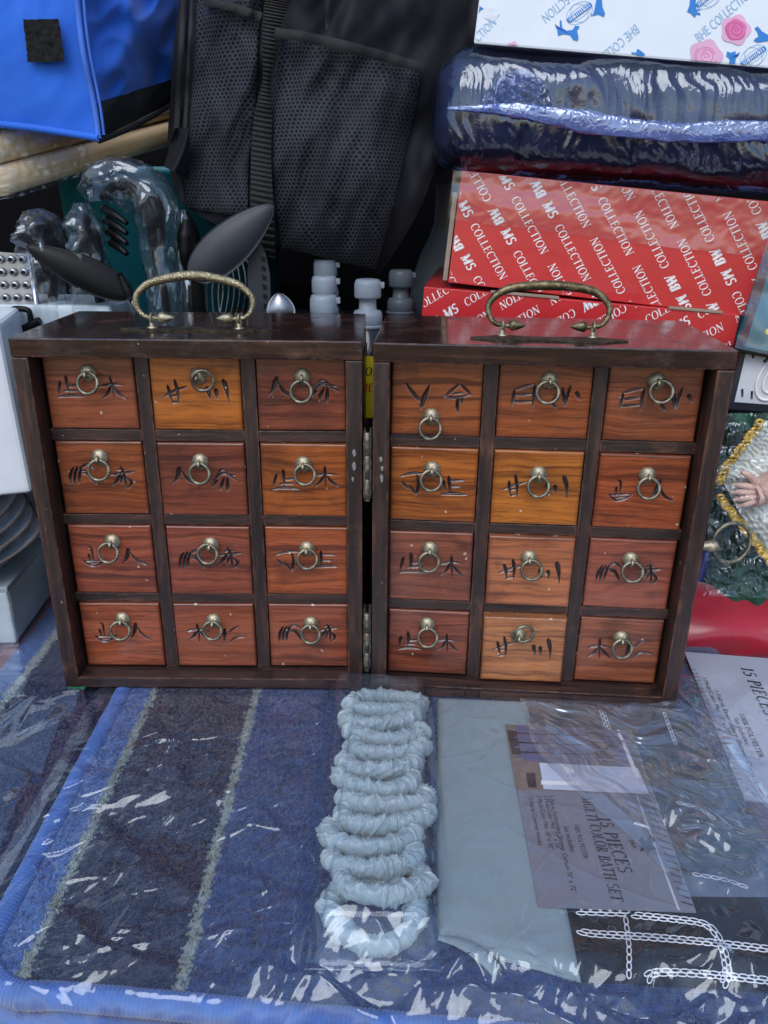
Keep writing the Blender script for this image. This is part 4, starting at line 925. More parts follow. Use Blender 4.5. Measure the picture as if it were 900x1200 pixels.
slab('folded_cloth', -.005, Lp+.03, .004, .20, -.028, .0030, 'redpile', pk)
c2 = slab('label_card', -.003, .150, .0012, .19, .0034, .0042, 'cardw', pk)
def txt2(txt, a0, a1, b, h, serif=True, z=.0045):
    A = np.array(P2(a0, b, z)); Bq = np.array(P2(a1, b, z)); d = (Bq-A); L = np.linalg.norm(d); d /= L; n = np.array([-d[1], d[0], 0])
    if serif:
        polys, Lw = word(txt, 1.0, .12, 1.15); print_mesh('lettering', polys, lambda p: A+d*(p[0]/Lw*L)+n*(p[1]*h), MT['inkblack'], c2, None, world=True)
    else: small_text(txt, A, Bq, n, h, MT['inkgrey'], c2)
txt2('15 PIECES MULTI COLOR', .012, .155, .036, .0082)
txt2('100% POLYESTER', .070, .112, .0195, .0034, False)
txt2('Set includes:', .074, .102, .0150, .0030, False)
txt2('1-Fabric Embroidery Shower Curtain', .045, .135, .0105, .0030, False)
txt2('1-Multi Color Mat: 18" x 30"', .030, .092, .0062, .0030, False)
for k in range(26):
    slab('card_hatch', .02+k*.0045, .021+k*.0045, .0016, .0040, .00435, .0044, 'card', c2)
def wrap_right():
    nx, ny = 240, 330; a = np.linspace(-.012, Lp+.035, ny); b = np.linspace(-.012, .2, nx); Bq, Aq = np.meshgrid(b, a, indexing='ij')
    X = e0[0]+dv_[0]*Aq+nv_[0]*Bq; Y = e0[1]+dv_[1]*Aq+nv_[1]*Bq
    wx = X+.012*perlin(X*28, Y*28, 191); wy = Y+.012*perlin(X*28, Y*28, 192)
    Z = .0066+.8*(.0022*facet(wx*24-wy*16, wy*16+wx*10, 193)+.0008*facet(wx*70-wy*40, wy*50+wx*20, 196))
    Z = np.maximum(Z, .0048); rim = sstep(0, .012, Bq+.012)*sstep(0, .010, Aq+.012); Z = .0010+(Z-.0010)*rim+.0*Z
    Z = np.where(X < .204+.0*Y, np.maximum(Z, .0052+.0*Z), Z)
    return np.stack([X, Y, Z], -1).reshape(-1, 3), grid_faces(nx, ny)
v, q = wrap_right(); fast_mesh('plastic_wrap', v, q, MT['film'], pk, True, None, world=True)

# red satin cloth roll
sat = thing('satin_cloth', 'folded red satin cloth lying behind the wrapped packet beside the cabinet', 'cloth', (.32, .12, 0))
nx, ny = 120, 60; a = np.linspace(0, 1, nx); b = np.linspace(-.35*math.pi, 1.25*math.pi, ny); Aq, Bq = np.meshgrid(a, b, indexing='ij')
X = .217+.22*Aq+.004*np.sin(Bq); rr = .026+.003*perlin(Aq*5, Bq*1.4, 201)+.0016*np.sin(Aq*26+Bq*3)*sstep(.25, .5, Aq)
Y = .112-.03*Aq+1.5*rr*np.cos(Bq)*-1; Z = .004+rr*np.sin(Bq)*1.05-.004
fast_mesh('satin_fold', np.stack([X, Y, Z], -1).reshape(-1, 3), grid_faces(nx, ny)[:, ::-1], MT['satin'], sat, True, None, world=True)
V = np.stack([X[0], Y[0], Z[0]], -1); mesh('satin_end', V, [list(range(ny))], MT['satin'], sat, world=True)

# doll in a bag: velvet gown, lace collar with gold braid, hand
doll = thing('bagged_doll', 'bagged doll in green velvet gown with white lace and gold braid', 'doll', (.30, .17, ZT))
def pxgrid(pts_tl_tr_br_bl, nx, ny, yfn, seed=1):
    tl, tr, br, bl = [np.array(p, float) for p in pts_tl_tr_br_bl]
    out = np.zeros((nx, ny, 3))
    for i in range(nx):
        for j in range(ny):
            u, v = i/(nx-1), j/(ny-1); p = tl*(1-u)*(1-v)+tr*u*(1-v)+br*u*v+bl*(1-u)*v
            out[i, j] = PY(p[0], p[1], yfn(u, v, p))
    return out
g = pxgrid([(815, 484), (1010, 484), (1010, 760), (790, 760)], 60, 70, lambda u, v, p: .150-.05*math.sin(math.pi*min(1, u*.9+.1))-.01*math.sin(v*7+u*5)+.012*float(perlin(np.array(p[0]/28), np.array(p[1]/34), 210)))
fast_mesh('velvet_gown', g.reshape(-1, 3), grid_faces(60, 70), MT['velvet'], doll, True, None, world=True)
# blue under-cloth glimpsed next to the gown
g = pxgrid([(812, 630), (848, 640), (852, 712), (806, 712)], 24, 24, lambda u, v, p: .128+.006*math.sin(u*9+v*4))
fast_mesh('underskirt', g.reshape(-1, 3), grid_faces(24, 24), plain('blue_underskirt', (.05, .07, .25, 1), .6), doll, True, None, world=True)
lace = pxgrid([(893, 492), (985, 500), (1000, 640), (842, 565)], 70, 70, lambda u, v, p: .088-.012*math.sin(math.pi*u)+.0022*float(perlin(np.array(p[0]/3.6), np.array(p[1]/3.6), 215)))
fast_mesh('lace_collar', lace.reshape(-1, 3), grid_faces(70, 70), MT['lace'], doll, True, None, world=True)
lace = pxgrid([(845, 560), (930, 560), (990, 690), (893, 652)], 60, 50, lambda u, v, p: .086-.010*math.sin(math.pi*u)+.0022*float(perlin(np.array(p[0]/3.6), np.array(p[1]/3.6), 216)))
fast_mesh('lace_collar', lace.reshape(-1, 3), grid_faces(60, 50), MT['lace'], doll, True, None, world=True)
parts = []
def braid(path, y):
    P = catmull([PY(*p, y) for p in path], 10); s = np.concatenate([[0], np.cumsum(np.linalg.norm(np.diff(P, axis=0), axis=1))]); n = int(s[-1]/.0025)
    for k in range(n):
        c = np.array([np.interp((k+.5)/n*s[-1], s, P[:, q]) for q in range(3)])
        v, f = torus(.0024, .0012, 12, 6); an = k*1.3; v = v*np.array([1, 1, .8]); parts.append((v+c+np.array([.0006*math.sin(an), 0, .0006*math.cos(an)]), f))
braid([(891, 494), (872, 520), (850, 548), (843, 566)], .080); braid([(843, 582), (860, 604), (882, 632), (900, 655), (930, 690)], .078)
V, Fc = join(parts); br_ = mesh('gold_braid', V, Fc, MT['gold'], doll, True, world=True)
# forearm and hand as one mesh: palm, four fingers and thumb
arm = []
wr, el = PY(893, 575, .076), PY(960, 545, .07)
arm.append(tube(catmull([el, (el+wr)/2+np.array([0, -.004, .002]), wr, PY(880, 580, .074)], 6), [.016, .013, .010, .0085], 16))
for k, (tx, ty, l0) in enumerate(((858, 568, .0021), (856, 577, .0022), (859, 586, .0022), (864, 594, .0020))):
    b0 = PY(884, 572+k*5, .073); t0 = PY(tx, ty, .072); mid = (b0+t0)/2+np.array([0, -.003, .0015])
    arm.append(tube(catmull([b0, mid, t0], 5), [.0028, .0025, l0, .0010], 10))
b0 = PY(886, 565, .073); arm.append(tube(catmull([b0, PY(876, 556, .070), PY(868, 553, .069)], 5), [.0030, .0026, .0012], 10))
V, Fc = join(arm); mesh('doll_hand', V, Fc, MT['skin'], doll, True, world=True)
g = pxgrid([(838, 486), (1010, 478), (1010, 705), (824, 698)], 150, 190, lambda u, v, p: .068-.004*math.sin(math.pi*u)+.0045*float(ridge(np.array(p[0]/26+p[1]/60), np.array(p[1]/30-p[0]/50), 220, 3))+.003*float(perlin(np.array(p[0]/22), np.array(p[1]/22), 225)))
fast_mesh('plastic_bag', g.reshape(-1, 3), grid_faces(150, 190), MT['film'], doll, True, None, world=True)

# boxes at the right edge
def obox(name, label, cat, origin, rot, group=None): return thing(name, label, cat, tuple(origin), rot, group)
sw = obox('game_box', 'dark box printed with pale oval swirls standing under the teal box', 'box', PY(852, 480, .150), (0, math.radians(3.0), math.radians(-4)))
box('carton', 0, .16, 0, .10, 0, .052, MT['swirlk'], sw, bev=.0008)
box('swirl_panel', .004, .158, -.0005, .001, .0065, .0495, MT['swirlw'], sw)
parts = []; parts2 = []
for (cx_, cz_, a_, b_, an) in ((.030, .029, .012, .020, -20), (.030, .029, .007, .014, -20), (.046, .028, .012, .019, 15), (.045, .028, .007, .012, 15), (.070, .030, .016, .018, -30), (.070, .030, .010, .012, -30)):
    t_ = np.linspace(0, 2*math.pi, 40, endpoint=False); c, s_ = math.cos(math.radians(an)), math.sin(math.radians(an))
    parts.append(tube(np.stack([cx_+a_*np.cos(t_)*c-b_*np.sin(t_)*s_, np.full(40, -.0009), cz_+a_*np.cos(t_)*s_+b_*np.sin(t_)*c], 1), .0011, 6, closed=True))
V, Fc = join(parts); mesh('oval_line', V, Fc, MT['inkwhite'], sw, True)
gq = np.random.default_rng(5)
for k in range(46):
    x_ = gq.uniform(.008, .15); z_ = gq.uniform(.010, .043); an = gq.uniform(-.5, .9)
    parts2.append(tube(np.array([(x_, -.0006, z_), (x_+.005*math.sin(an), -.0006, z_+.006*math.cos(an))]), .0009, 5))
V, Fc = join(parts2); mesh('swirl_print', V, Fc, MT['swirlk'], sw, True)
tl_ = obox('teal_box', 'glossy teal box with small yellow crown print leaning on the red box', 'box', PY(861, 406, .142), (math.radians(-6), math.radians(9.5), math.radians(-5)))
box('carton', .0085, .17, .003, .045, .0005, .13, MT['tealcard'], tl_, bev=.001)
box('carton_base', 0, .17, -.001, .05, -.0035, .0002, MT['blackplastic'], tl_, bev=.0008)
cr = []
for (x_, z_, r_) in ((.0215, .034, .0022), (.022, .0225, .0013), (.0215, .0150, .0022), (.033, .030, .0018)):
    t_ = np.linspace(0, 2*math.pi, 16, endpoint=False); cr.append(np.stack([x_+r_*np.cos(t_), z_+r_*np.sin(t_)], 1))
cr += [np.array([(.022, .0335), (.036, .031), (.036, .0325), (.022, .0350)]), np.array([(.0215, .0150), (.0275, .0215), (.0300, .0270), (.038, .0262), (.038, .019), (.030, .018)]), np.array([(.0215, .0135), (.034, .0165), (.034, .0175), (.0215, .0155)])]
print_mesh('crown_print', cr, lambda p: (p[0], .0028, p[1]), MT['yellowink'], tl_)
nx, ny = 40, 60; u = np.linspace(0, 1, nx); v_ = np.linspace(0, 1, ny); Uq, Vq = np.meshgrid(u, v_, indexing='ij')
fast_mesh('plastic_wrap', np.stack([-.001+.172*Uq, -.0012-.003*Vq*0+.0016*perlin(Uq*9, Vq*7, 230)-.002, -.001+.135*Vq], -1).reshape(-1, 3), grid_faces(nx, ny), MT['film'], tl_, True)

# ------------------------------------------------------------------ stacked gift boxes and the wrapped quilt
def red_box(label, o, rot, wd, dp, ht, kind):
    t = thing('gift_box', label, 'box', tuple(o), rot, 'red patterned gift boxes')
    box('carton', 0, wd, 0, dp, 0, ht, MT['red'], t, bev=.0006)
    polys = []; h = .0062
    for row in range(-30, 60):
        if kind == 0: ang = math.radians(-52); sp = .0178
        else: ang = math.radians(36); sp = .0165
        c, s_ = math.cos(ang), math.sin(ang); d = np.array([c, s_]); n = np.array([-s_, c])
        cw, Lc = word('COLLECTION', h, .10, 1.0, .05)
        bw, Lb = word('BW', h*1.15, .15, 1.9, .10); ms, Lm = word('MS', h*1.15, .15, 1.9, .10)
        per = Lc*2+Lb+Lm+h*4.2
        off = .030+(per*.235 if row % 2 else 0)+(0 if kind == 0 else .02)
        for rep in range(-3, 4):
            x = off+rep*per; base = n*row*sp
            def put(polys_, x_, L, flip):
                o2 = base+d*(x_+(L if flip else 0))+(n*h if flip else 0); polys.extend(xf(polys_, o2, ang+(math.pi if flip else 0)))
            put(cw, x, Lc, True); x += Lc+h*1.0; put(bw, x, Lb, True); x += Lb+h*.7; put(ms, x, Lm, False); x += Lm+h*1.0; put(cw, x, Lc, False)
    print_mesh('lettering', polys, lambda p: (p[0], -.00025, p[1]), MT['inkwhite'], t, (.001, wd-.001, .001, ht-.001))
    return t
# upper box: front lower edge from (525,330) to (878,371)
pa, pb = PY(525, 331, .200), PY(879, 371, .170)
axu = (pb-pa)/np.linalg.norm(pb-pa); wdu = np.linalg.norm(pb-pa)
yaw_u = math.atan2(axu[1], axu[0]); pit_u = -math.asin(axu[2])
ub = red_box('red gift box with diagonal white lettering under the wrapped navy quilt', pa, (math.radians(0), pit_u, yaw_u), wdu, .17, .0815, 0)
box('end_flap', -.0045, -.0008, .002, .06, .001, .066, MT['kraft'], ub, bev=.0006).rotation_euler = (0, 0, math.radians(2))
nx, ny = 120, 30; u = np.linspace(0, 1, nx); v_ = np.linspace(0, 1, ny); Uq, Vq = np.meshgrid(u, v_, indexing='ij')
fast_mesh('plastic_flap', np.stack([-.006+(wdu+.008)*Uq, -.0020-.0012*perlin(Uq*7, Vq*1.5, 240)-.0006*np.abs(perlin(Uq*30, Vq*4, 241)), .0475+.0335*Vq+.004*(1-Vq)*perlin(Uq*3, Uq*0, 243)-.006*Uq*(1-Vq)], -1).reshape(-1, 3), grid_faces(nx, ny), film_mat('flap_film', haze=.02, base=.08, rough=.06, hazecol=(.9, .8, .85, 1)), ub, True)
pa2, pb2 = PY(497, 336, .196), PY(868, 369, .166)
ax2 = (pb2-pa2)/np.linalg.norm(pb2-pa2); wd2 = np.linalg.norm(pb2-pa2)
p2 = -math.asin(ax2[2]); y2 = math.atan2(ax2[1], ax2[0]); hl = .262
dn = Euler((0, p2, y2)).to_matrix() @ Vector((0, 0, 1))
lo = np.array(pa2)-np.array(dn)*hl
lb = red_box('taller red gift box with white lettering directly behind the right bronze handle', lo, (0, p2, y2), wd2, .19, hl, 1)
for a_, b_ in ((.052, .105), (.188, .228)):
    box('lid_slot', a_, b_, -.0012, .004, hl-.0002, hl+.0016, MT['kraft'], lb, bev=.0003)

# quilt roll
qa, qb = PY(497, 215, .185), PY(900, 240, .155)
axq = (qb-qa)/np.linalg.norm(qb-qa); qy = math.atan2(axq[1], axq[0]); qp = -math.asin(axq[2])
roll = thing('quilt_roll', 'rolled navy quilt wrapped in blue tinted plastic beneath the white box', 'quilt', tuple(PY(500, 196, .182)), (0, qp, qy))
QL, QH, QD = .34, .080, .15
def roll_surf(nx, nt, off, disp):
    x = np.linspace(0, QL, nx); a = np.linspace(0, 2*math.pi, nt, endpoint=False); Xq, Aq = np.meshgrid(x, a, indexing='ij')
    e = np.clip(Xq/.026, 0, 1); k = np.sqrt(np.clip(1-(1-e)**2, 0, 1))*.45+.55
    c = np.cos(Aq); s_ = np.sin(Aq); ex = .55
    cy_ = np.sign(c)*np.abs(c)**ex; cz_ = np.sign(s_)*np.abs(s_)**ex
    D = disp(Xq, Aq, cy_, cz_)
    Yq = QD/2-(QD/2+off+D)*k*cy_; Zq = QH/2+(QH/2+off+D)*k*cz_
    Xe = Xq-np.where(Xq < .001, off, 0)
    return np.stack([Xe, Yq, Zq], -1), grid_faces(nx, nt, False, True)
def seams(Xq, Aq, cy_, cz_):
    d = np.zeros_like(Xq)
    for xs_ in (.022, .068, .150, .235, .300): d -= .0045*np.exp(-((Xq-xs_-.004*np.sin(Aq*3))/.0018)**2)
    for zz in (-.25, .32): d -= .0025*np.exp(-((cz_-zz)/.03)**2)
    return d+.0012*perlin(Xq*40, Aq*3, 250)
P_, F_ = roll_surf(260, 120, -.003, seams)
qb_ = fast_mesh('quilt', P_.reshape(-1, 3), F_, MT['navyknit'], roll); mesh('quilt_end', P_[0], [list(range(120))], MT['navyknit'], roll)
def folds(Xq, Aq, cy_, cz_):
    sx = Xq+.010*perlin(Xq*30, Aq*2, 260)+.012*cz_
    near = np.exp(-np.abs(cz_+.05)/.55)
    r = ridge(sx*95, Aq*1.1, 261, 3)-.5
    r2 = ridge(sx*210+Aq*2, Aq*2.2, 265, 2)-.5
    fc = facet(sx*60+Aq*1.5, Aq*2.0+Xq*20, 263); f2 = facet(sx*150, Aq*3+Xq*40, 264)
    return .0014+(.0030*r+.0022*fc+.0012*f2)*near+.0022*perlin(Xq*22, Aq*2, 268)
P_, F_ = roll_surf(620, 200, .0015, folds)
wrp = fast_mesh('plastic_wrap', P_.reshape(-1, 3), F_, MT['filmblue'], roll); mesh('wrap_end', P_[0], [list(range(200))], MT['filmblue'], roll)
# gathered seam of the wrap
n = 160; xs_ = np.linspace(.012, QL, n); za = QH*.47+.003*np.sin(xs_*30)-.006*xs_/.3
P = np.stack([xs_, np.full(n, -.0060), za], 1); V, Fc = tube(P, [.0010, .004, .0062, .0058, .0062, .0060, .0068, .0075], 18, flat=1.0, upv=(0, 0, 1)); V = V.reshape(n, 18, 3)
B_ = np.linspace(0, 2*math.pi, 18, endpoint=False)[None]; rr = 1+.35*perlin(xs_[:, None]*22+B_*0, B_*3.0, 270)+.25*perlin(xs_[:, None]*60, B_*5, 271); V = P[:, None]+(V-P[:, None])*rr[..., None]*np.array([1, .35, 1])
mesh('wrap_seam', V.reshape(-1, 3), Fc, MT['filmseam'], wrp, True)
# loose loop of wrap above the seam
nx, ny = 70, 60; u = np.linspace(0, math.pi, nx); v_ = np.linspace(0, 1, ny); Uq, Vq = np.meshgrid(u, v_, indexing='ij')
rad = (.006+.0165*Vq); X_ = .060-.0245*np.cos(Uq)*(.3+.7*Vq); Z_ = QH*.47+.001+rad*np.sin(Uq)*1.15; Y_ = -.0045-.003*np.sin(Vq*3.1)+.0035*perlin(Uq*4, Vq*3, 273)+.0018*perlin(Uq*10, Vq*8, 274)
fast_mesh('wrap_loop', np.stack([X_, Y_, Z_], -1).reshape(-1, 3), grid_faces(nx, ny), MT['filmblue'], wrp)

# white box on top
wa, wb = PY(555, 51, .190), PY(900, 80, .160)
axw = (wb-wa)/np.linalg.norm(wb-wa); wy_ = math.atan2(axw[1], axw[0]); wp = -math.asin(axw[2])
wbx = thing('printed_box', 'white box printed with pink roses and blue animals atop the wrapped quilt', 'box', tuple(wa), (0, wp, wy_))
WW, WH = .30, .10
box('carton', 0, WW, 0, .2, 0, WH, MT['white'], wbx, bev=.0015)
Rw = np.array(Euler((0, wp, wy_)).to_matrix()); nW = Rw @ np.array([0, 1, 0])
def wpx(px, py): return (PP(px, py, wa, nW)-wa) @ Rw        # local coordinates on the printed face
def wpoly(pts): return np.array([[wpx(*p)[0], wpx(*p)[2]] for p in pts])
RECT = (.001, WW-.001, .001, WH-.001)
def wprint(name, polys, mat, lay=1): return print_mesh(name, polys, lambda p: (p[0], -.0002-.0001*lay, p[1]), MT[mat], wbx, RECT)
animals = [[(650, 28), (652, 33), (656, 33), (656, 24), (658, 24), (659, 33), (664, 36), (671, 35), (674, 30), (679, 31), (678, 34), (676, 35), (678, 44), (677, 48), (672, 47), (668, 41), (660, 40), (654, 42), (653, 35)],
 [(700, -6), (698, 4), (696, 14), (694, 18), (692, 14), (693, 19), (697, 18), (701, 17), (708, 20), (709, 16), (706, 8), (705, -6)],
 [(809, -6), (808, 6), (805, 14), (810, 16), (814, 21), (816, 17), (821, 18), (820, 15), (815, 14), (822, 11), (816, 11), (815, 4), (816, -6)],
 [(884, 33), (888, 31), (893, 37), (900, 41), (912, 44), (912, 50), (900, 48), (888, 50), (883, 48), (885, 45), (889, 43), (887, 37)],
 [(852, 60), (856, 62), (862, 60), (862, 64), (865, 66), (867, 61), (864, 66), (862, 69), (861, 78), (854, 78), (855, 69), (851, 66)],
 [(740, 61), (745, 62), (747, 57), (750, 59), (754, 62), (756, 64), (752, 68), (745, 68), (746, 64), (740, 63)],
 [(557, 8), (560, 3), (563, 8), (567, 10), (563, 12), (561, 16), (558, 13)]]
for a in animals: wprint('animal_print', [wpoly(a)], 'inkblue', 2)
for (cx_, cy_) in ((679, 15), (883, 66), (830, -3)):
    ang = math.radians(-36); el = []; band_ = []
    def E(a_, b_, r=1.0): return (cx_+(a_*math.cos(ang)-b_*math.sin(ang))*r, cy_+(a_*math.sin(ang)+b_*math.cos(ang))*r)
    for (A1, B1) in ((17.5, 11.5), (10, 11.5), (17.5, 6)):
        for k in range(30):
            t0, t1 = 2*math.pi*k/30, 2*math.pi*(k+1)/30
            el.append(wpoly([E(A1*math.cos(t0), B1*math.sin(t0)), E(A1*math.cos(t1), B1*math.sin(t1)), E((A1-.6)*math.cos(t1), (B1-.6)*math.sin(t1)), E((A1-.6)*math.cos(t0), (B1-.6)*math.sin(t0))]))
    wprint('globe_print', el, 'inkline', 2)
    wprint('globe_band', [wpoly([E(-17, -2.6), E(17, -2.6), E(17, 2.6), E(-17, 2.6)])], 'inkblue', 3)
    wprint('globe_lettering', [wpoly([E(x_-.55, -1.8), E(x_+.55, -1.8), E(x_+.55, 1.8), E(x_-.55, 1.8)]) for x_ in (-14, -11.5, -9, -4, -1.6, 1, 3.4, 6, 8.5, 11, 14)]+[wpoly([E(x_, y_), E(x_+3.2, y_), E(x_+3.2, y_+.9), E(x_, y_+.9)]) for x_ in (-9, 6) for y_ in (-1.8, -.4, .9)], 'white', 4)
def rose(cx_, cy_, r, m1, m2, m3):
    def ring_(rad, k0, n=40, wob=.09, ph=0): return wpoly([(cx_+rad*math.cos(t)*(1+wob*math.cos(5*t+ph)), cy_+rad*math.sin(t)*(1+wob*math.cos(5*t+ph))*1.02) for t in np.linspace(0, 2*math.pi, n, endpoint=False)][::-1])
    wprint('rose_print', [ring_(r, 0)], m1, 2); wprint('rose_print', [ring_(r*.74, 0, wob=.05, ph=2)], m2, 3)
    sw_ = []
    for j, (rr_, a0_) in enumerate(((.70, .3), (.58, 2.4), (.46, 4.2), (.34, 1.2), (.22, 3.2), (.11, 0.4))):
        q = []
        for k in range(14):
            t0, t1 = a0_+k*.26, a0_+(k+1)*.26
            sw_.append(wpoly([(cx_+r*rr_*math.cos(t0), cy_+r*rr_*math.sin(t0)), (cx_+r*rr_*math.cos(t1), cy_+r*rr_*math.sin(t1)), (cx_+r*(rr_-.05)*math.cos(t1), cy_+r*(rr_-.05)*math.sin(t1)), (cx_+r*(rr_-.05)*math.cos(t0), cy_+r*(rr_-.05)*math.sin(t0))][::-1]))
    wprint('rose_petal_line', sw_, m3, 4)
rose(862, 35, 17, 'rosel', 'rose', 'rosed'); rose(827, 66, 19, 'rosel', 'rosel', 'rose'); rose(601, 56, 7, 'rosel', 'rosel', 'rose'); rose(576, 15, 9, 'white', 'white', 'white')
def wtext(txt, p0, p1, hpx, mat='inkline', flip=False):
    a = wpx(*p0); b = wpx(*p1); A = np.array([a[0], a[2]]); Bv = np.array([b[0], b[2]]); d = Bv-A; L = np.linalg.norm(d); d /= L; n_ = np.array([-d[1], d[0]])
    cu = bpy.data.curves.new('t', 'FONT'); cu.body = txt; cu.resolution_u = 2; ob = bpy.data.objects.new('t', cu); COL.objects.link(ob)
    me = bpy.data.meshes.new_from_object(ob.evaluated_get(bpy.context.evaluated_depsgraph_get())); bpy.data.objects.remove(ob)
    co = np.array([v.co[:] for v in me.vertices]); wd = co[:, 0].max()-co[:, 0].min(); h = hpx/1400
    Q = [A+d*((c[0]-co[:, 0].min())/wd*L)+n_*(c[1]/.7*h) for c in co]
    polys = [np.array([Q[i] for i in p.vertices]) for p in me.polygons]; bpy.data.meshes.remove(me)
    wprint('lettering', polys, mat, 1)
wtext('BHE COLLECTION', (820, 50), (885, -8), 9); wtext('BHE COLLECTION', (744, 28), (680, 84), 9); wtext('BHE COLLECTION', (525, 85), (582, 28), 8); wtext('BHE COLLECTION', (700, -40), (634, 18), 9)

# ------------------------------------------------------------------ bags and boards, upper left
YB0 = .235
def bpy_(px, py):
    u = (px-200)/350; bul = .055*math.sin(math.pi*min(max(u, 0), 1))**.7
    w_ = .011*float(perlin(np.array(px/55.0+py/120), np.array(py/110.0-px/160), 280))+.004*abs(float(perlin(np.array(px/30.0-py/90), np.array(py/80.0+px/90), 282)))+.0035*float(perlin(np.array(px/20.0+py/50), np.array(py/60.0), 281))
    return YB0+.03-bul+w_+.03*max(0, (py-230)/90)**2-.0*py
pack = thing('mesh_backpack', 'black backpack with two net pockets and ribbed webbing strap above the utensils', 'backpack', tuple(PY(330, 300, .30)))
def bp_panel(name, L, Rr, nx, ny, off, mat, puff=0.0, uvs=True):
    """L,R: left and right outline px points from top to bottom"""
    Lc = catmull(L, 12); Rc = catmull(Rr, 12)
    def samp(C, t): s = np.linspace(0, 1, len(C)); return np.array([np.interp(t, s, C[:, 0]), np.interp(t, s, C[:, 1])])
    V = np.zeros((nx, ny, 3)); UV = np.zeros((nx, ny, 3))
    for j in range(ny):
        a, b = samp(Lc, j/(ny-1)), samp(Rc, j/(ny-1))
        for i in range(nx):
            u = i/(nx-1); p = a*(1-u)+b*u; pf = puff*math.sin(math.pi*u)**.6*math.sin(math.pi*min(1, .08+.92*j/(ny-1)))**.5
            V[i, j] = PY(p[0], p[1], bpy_(p[0], p[1])-off-pf)
    UV[..., 0] = (V[..., 0]); UV[..., 1] = V[..., 2]; UV[..., 0] += .004*np.array([[float(perlin(np.array(i/14.), np.array(j/14.), 290)) for j in range(ny)] for i in range(nx)])
    return fast_mesh(name, V.reshape(-1, 3), grid_faces(nx, ny)[:, ::1], MT[mat], pack, True, {'cloth': UV.reshape(-1, 3)}, world=True), V
bodyL = [(222, -60), (206, 30), (200, 110), (197, 180), (212, 236), (262, 268)]; bodyR = [(590, -60), (562, 30), (545, 90), (520, 165), (492, 245), (446, 322)]
o_, Vb = bp_panel('body', bodyL, bodyR, 70, 70, 0, 'nylonblack')
ring0 = np.concatenate([Vb[:, 0], Vb[-1, 1:], Vb[-2::-1, -1], Vb[0, -2:0:-1]]); rb = ring0*np.array([.92, 1, .96])+np.array([0, .20, .02]); rb[:, 1] = np.maximum(rb[:, 1], .40)
m_ = len(ring0); mesh('back_panel', np.concatenate([ring0, rb]), [[i, (i+1) % m_, m_+(i+1) % m_, m_+i] for i in range(m_)]+[list(range(m_, 2*m_))], MT['nylonblack'], pack, True, world=True)
bp_panel('net_pocket', [(232, -30), (228, 60), (222, 140), (216, 200), (216, 243)], [(312, -30), (303, 40), (300, 120), (292, 190), (290, 255)], 50, 90, .004, 'net', .010)
bp_panel('net_pocket', [(330, 32), (322, 90), (318, 150), (322, 220), (330, 290)], [(494, 76), (486, 130), (470, 200), (456, 260), (440, 316)], 70, 100, .004, 'net', .016)
def bp_band(name, pts, wpx_, mat, off, ribs=0):
    C = catmull(pts, 14); n_ = len(C); T = np.gradient(C, axis=0); T /= np.linalg.norm(T, axis=1)[:, None]; N = np.stack([-T[:, 1], T[:, 0]], 1)
    wv = np.interp(np.linspace(0, 1, n_), np.linspace(0, 1, len(wpx_)), wpx_); rows = []
    for k in range(n_):
        r_ = off+(.0009*math.sin(k*ribs) if ribs else 0)
        rows.append([PY(*(C[k]+N[k]*wv[k]*s_), bpy_(*C[k])-r_-.0012*(1-s_*s_*3)) for s_ in (-.5, -.47, -.2, .2, .47, .5)])
    V = np.array(rows); return fast_mesh(name, V.reshape(-1, 3), grid_faces(n_, 6), MT[mat], pack, True, None, world=True)
bp_band('pocket_hem', [(322, 38), (360, 44), (420, 58), (496, 80)], [12, 13, 12], 'black', .021)
bp_band('pocket_hem', [(240, 2), (270, 8), (306, 20)], [10, 11], 'black', .016)
bp_band('top_panel', [(384, -30), (384, 34)], [6, 6], 'black', .014)
bp_band('side_piping', [(216, -20), (212, 60), (208, 130), (206, 180), (214, 236)], [7, 7, 6], 'black', .010)
bp_band('side_zip', [(226, -20), (222, 60), (218, 130), (214, 190)], [5, 5], 'black', .012)
# webbing strap with real ribs
C = catmull([(331, -14), (323, 10), (316, 45), (313, 90), (309, 130), (306, 180), (307, 230), (309, 300)], 60); rows = []
wv = np.interp(np.linspace(0, 1, len(C)), [0, .12, .3, .45, .6, 1], [30, 28, 17, 9, 22, 28])
for k in range(len(C)):
    rib = .0010*(1 if (k % 7) < 4 else -.6)
    rows.append([PY(C[k][0]+wv[k]*s_, C[k][1]+wv[k]*s_*.18, bpy_(*C[k])-.018-rib-.002*math.cos(s_*3)) for s_ in (-.5, -.46, -.25, 0, .25, .46, .5)])
V = np.array(rows); fast_mesh('webbing_strap', V.reshape(-1, 3), grid_faces(len(C), 7), MT['black'], pack, False, None, world=True)
fv, ff = [], []
g = pxgrid([(205, 150), (222, 150), (222, 212), (192, 195)], 20, 30, lambda u, v, p: .225+.01*math.sin(u*5+v*3)); fast_mesh('side_tab', g.reshape(-1, 3), grid_faces(20, 30), MT['nylonblack'], pack, True, None, world=True)
crt = thing('storage_crate', 'black plastic crate under the backpack behind the bottles', 'crate', (0, .42, ZT))
box('crate_wall', -.19, .025, -.10, -.09, 0, .27, MT['crate'], crt, bev=.003); box('crate_floor', -.19, .025, -.09, .15, 0, .01, MT['crate'], crt)
box('crate_wall', -.19, -.18, -.09, .15, .01, .27, MT['crate'], crt); box('crate_wall', .015, .025, -.09, .15, .01, .27, MT['crate'], crt); box('crate_wall', -.18, .015, .14, .15, .01, .27, MT['crate'], crt)
for k in range(5): box('crate_rib', -.17+k*.045, -.162+k*.045, -.104, -.1, .03, .25, MT['crate'], crt, bev=.001)

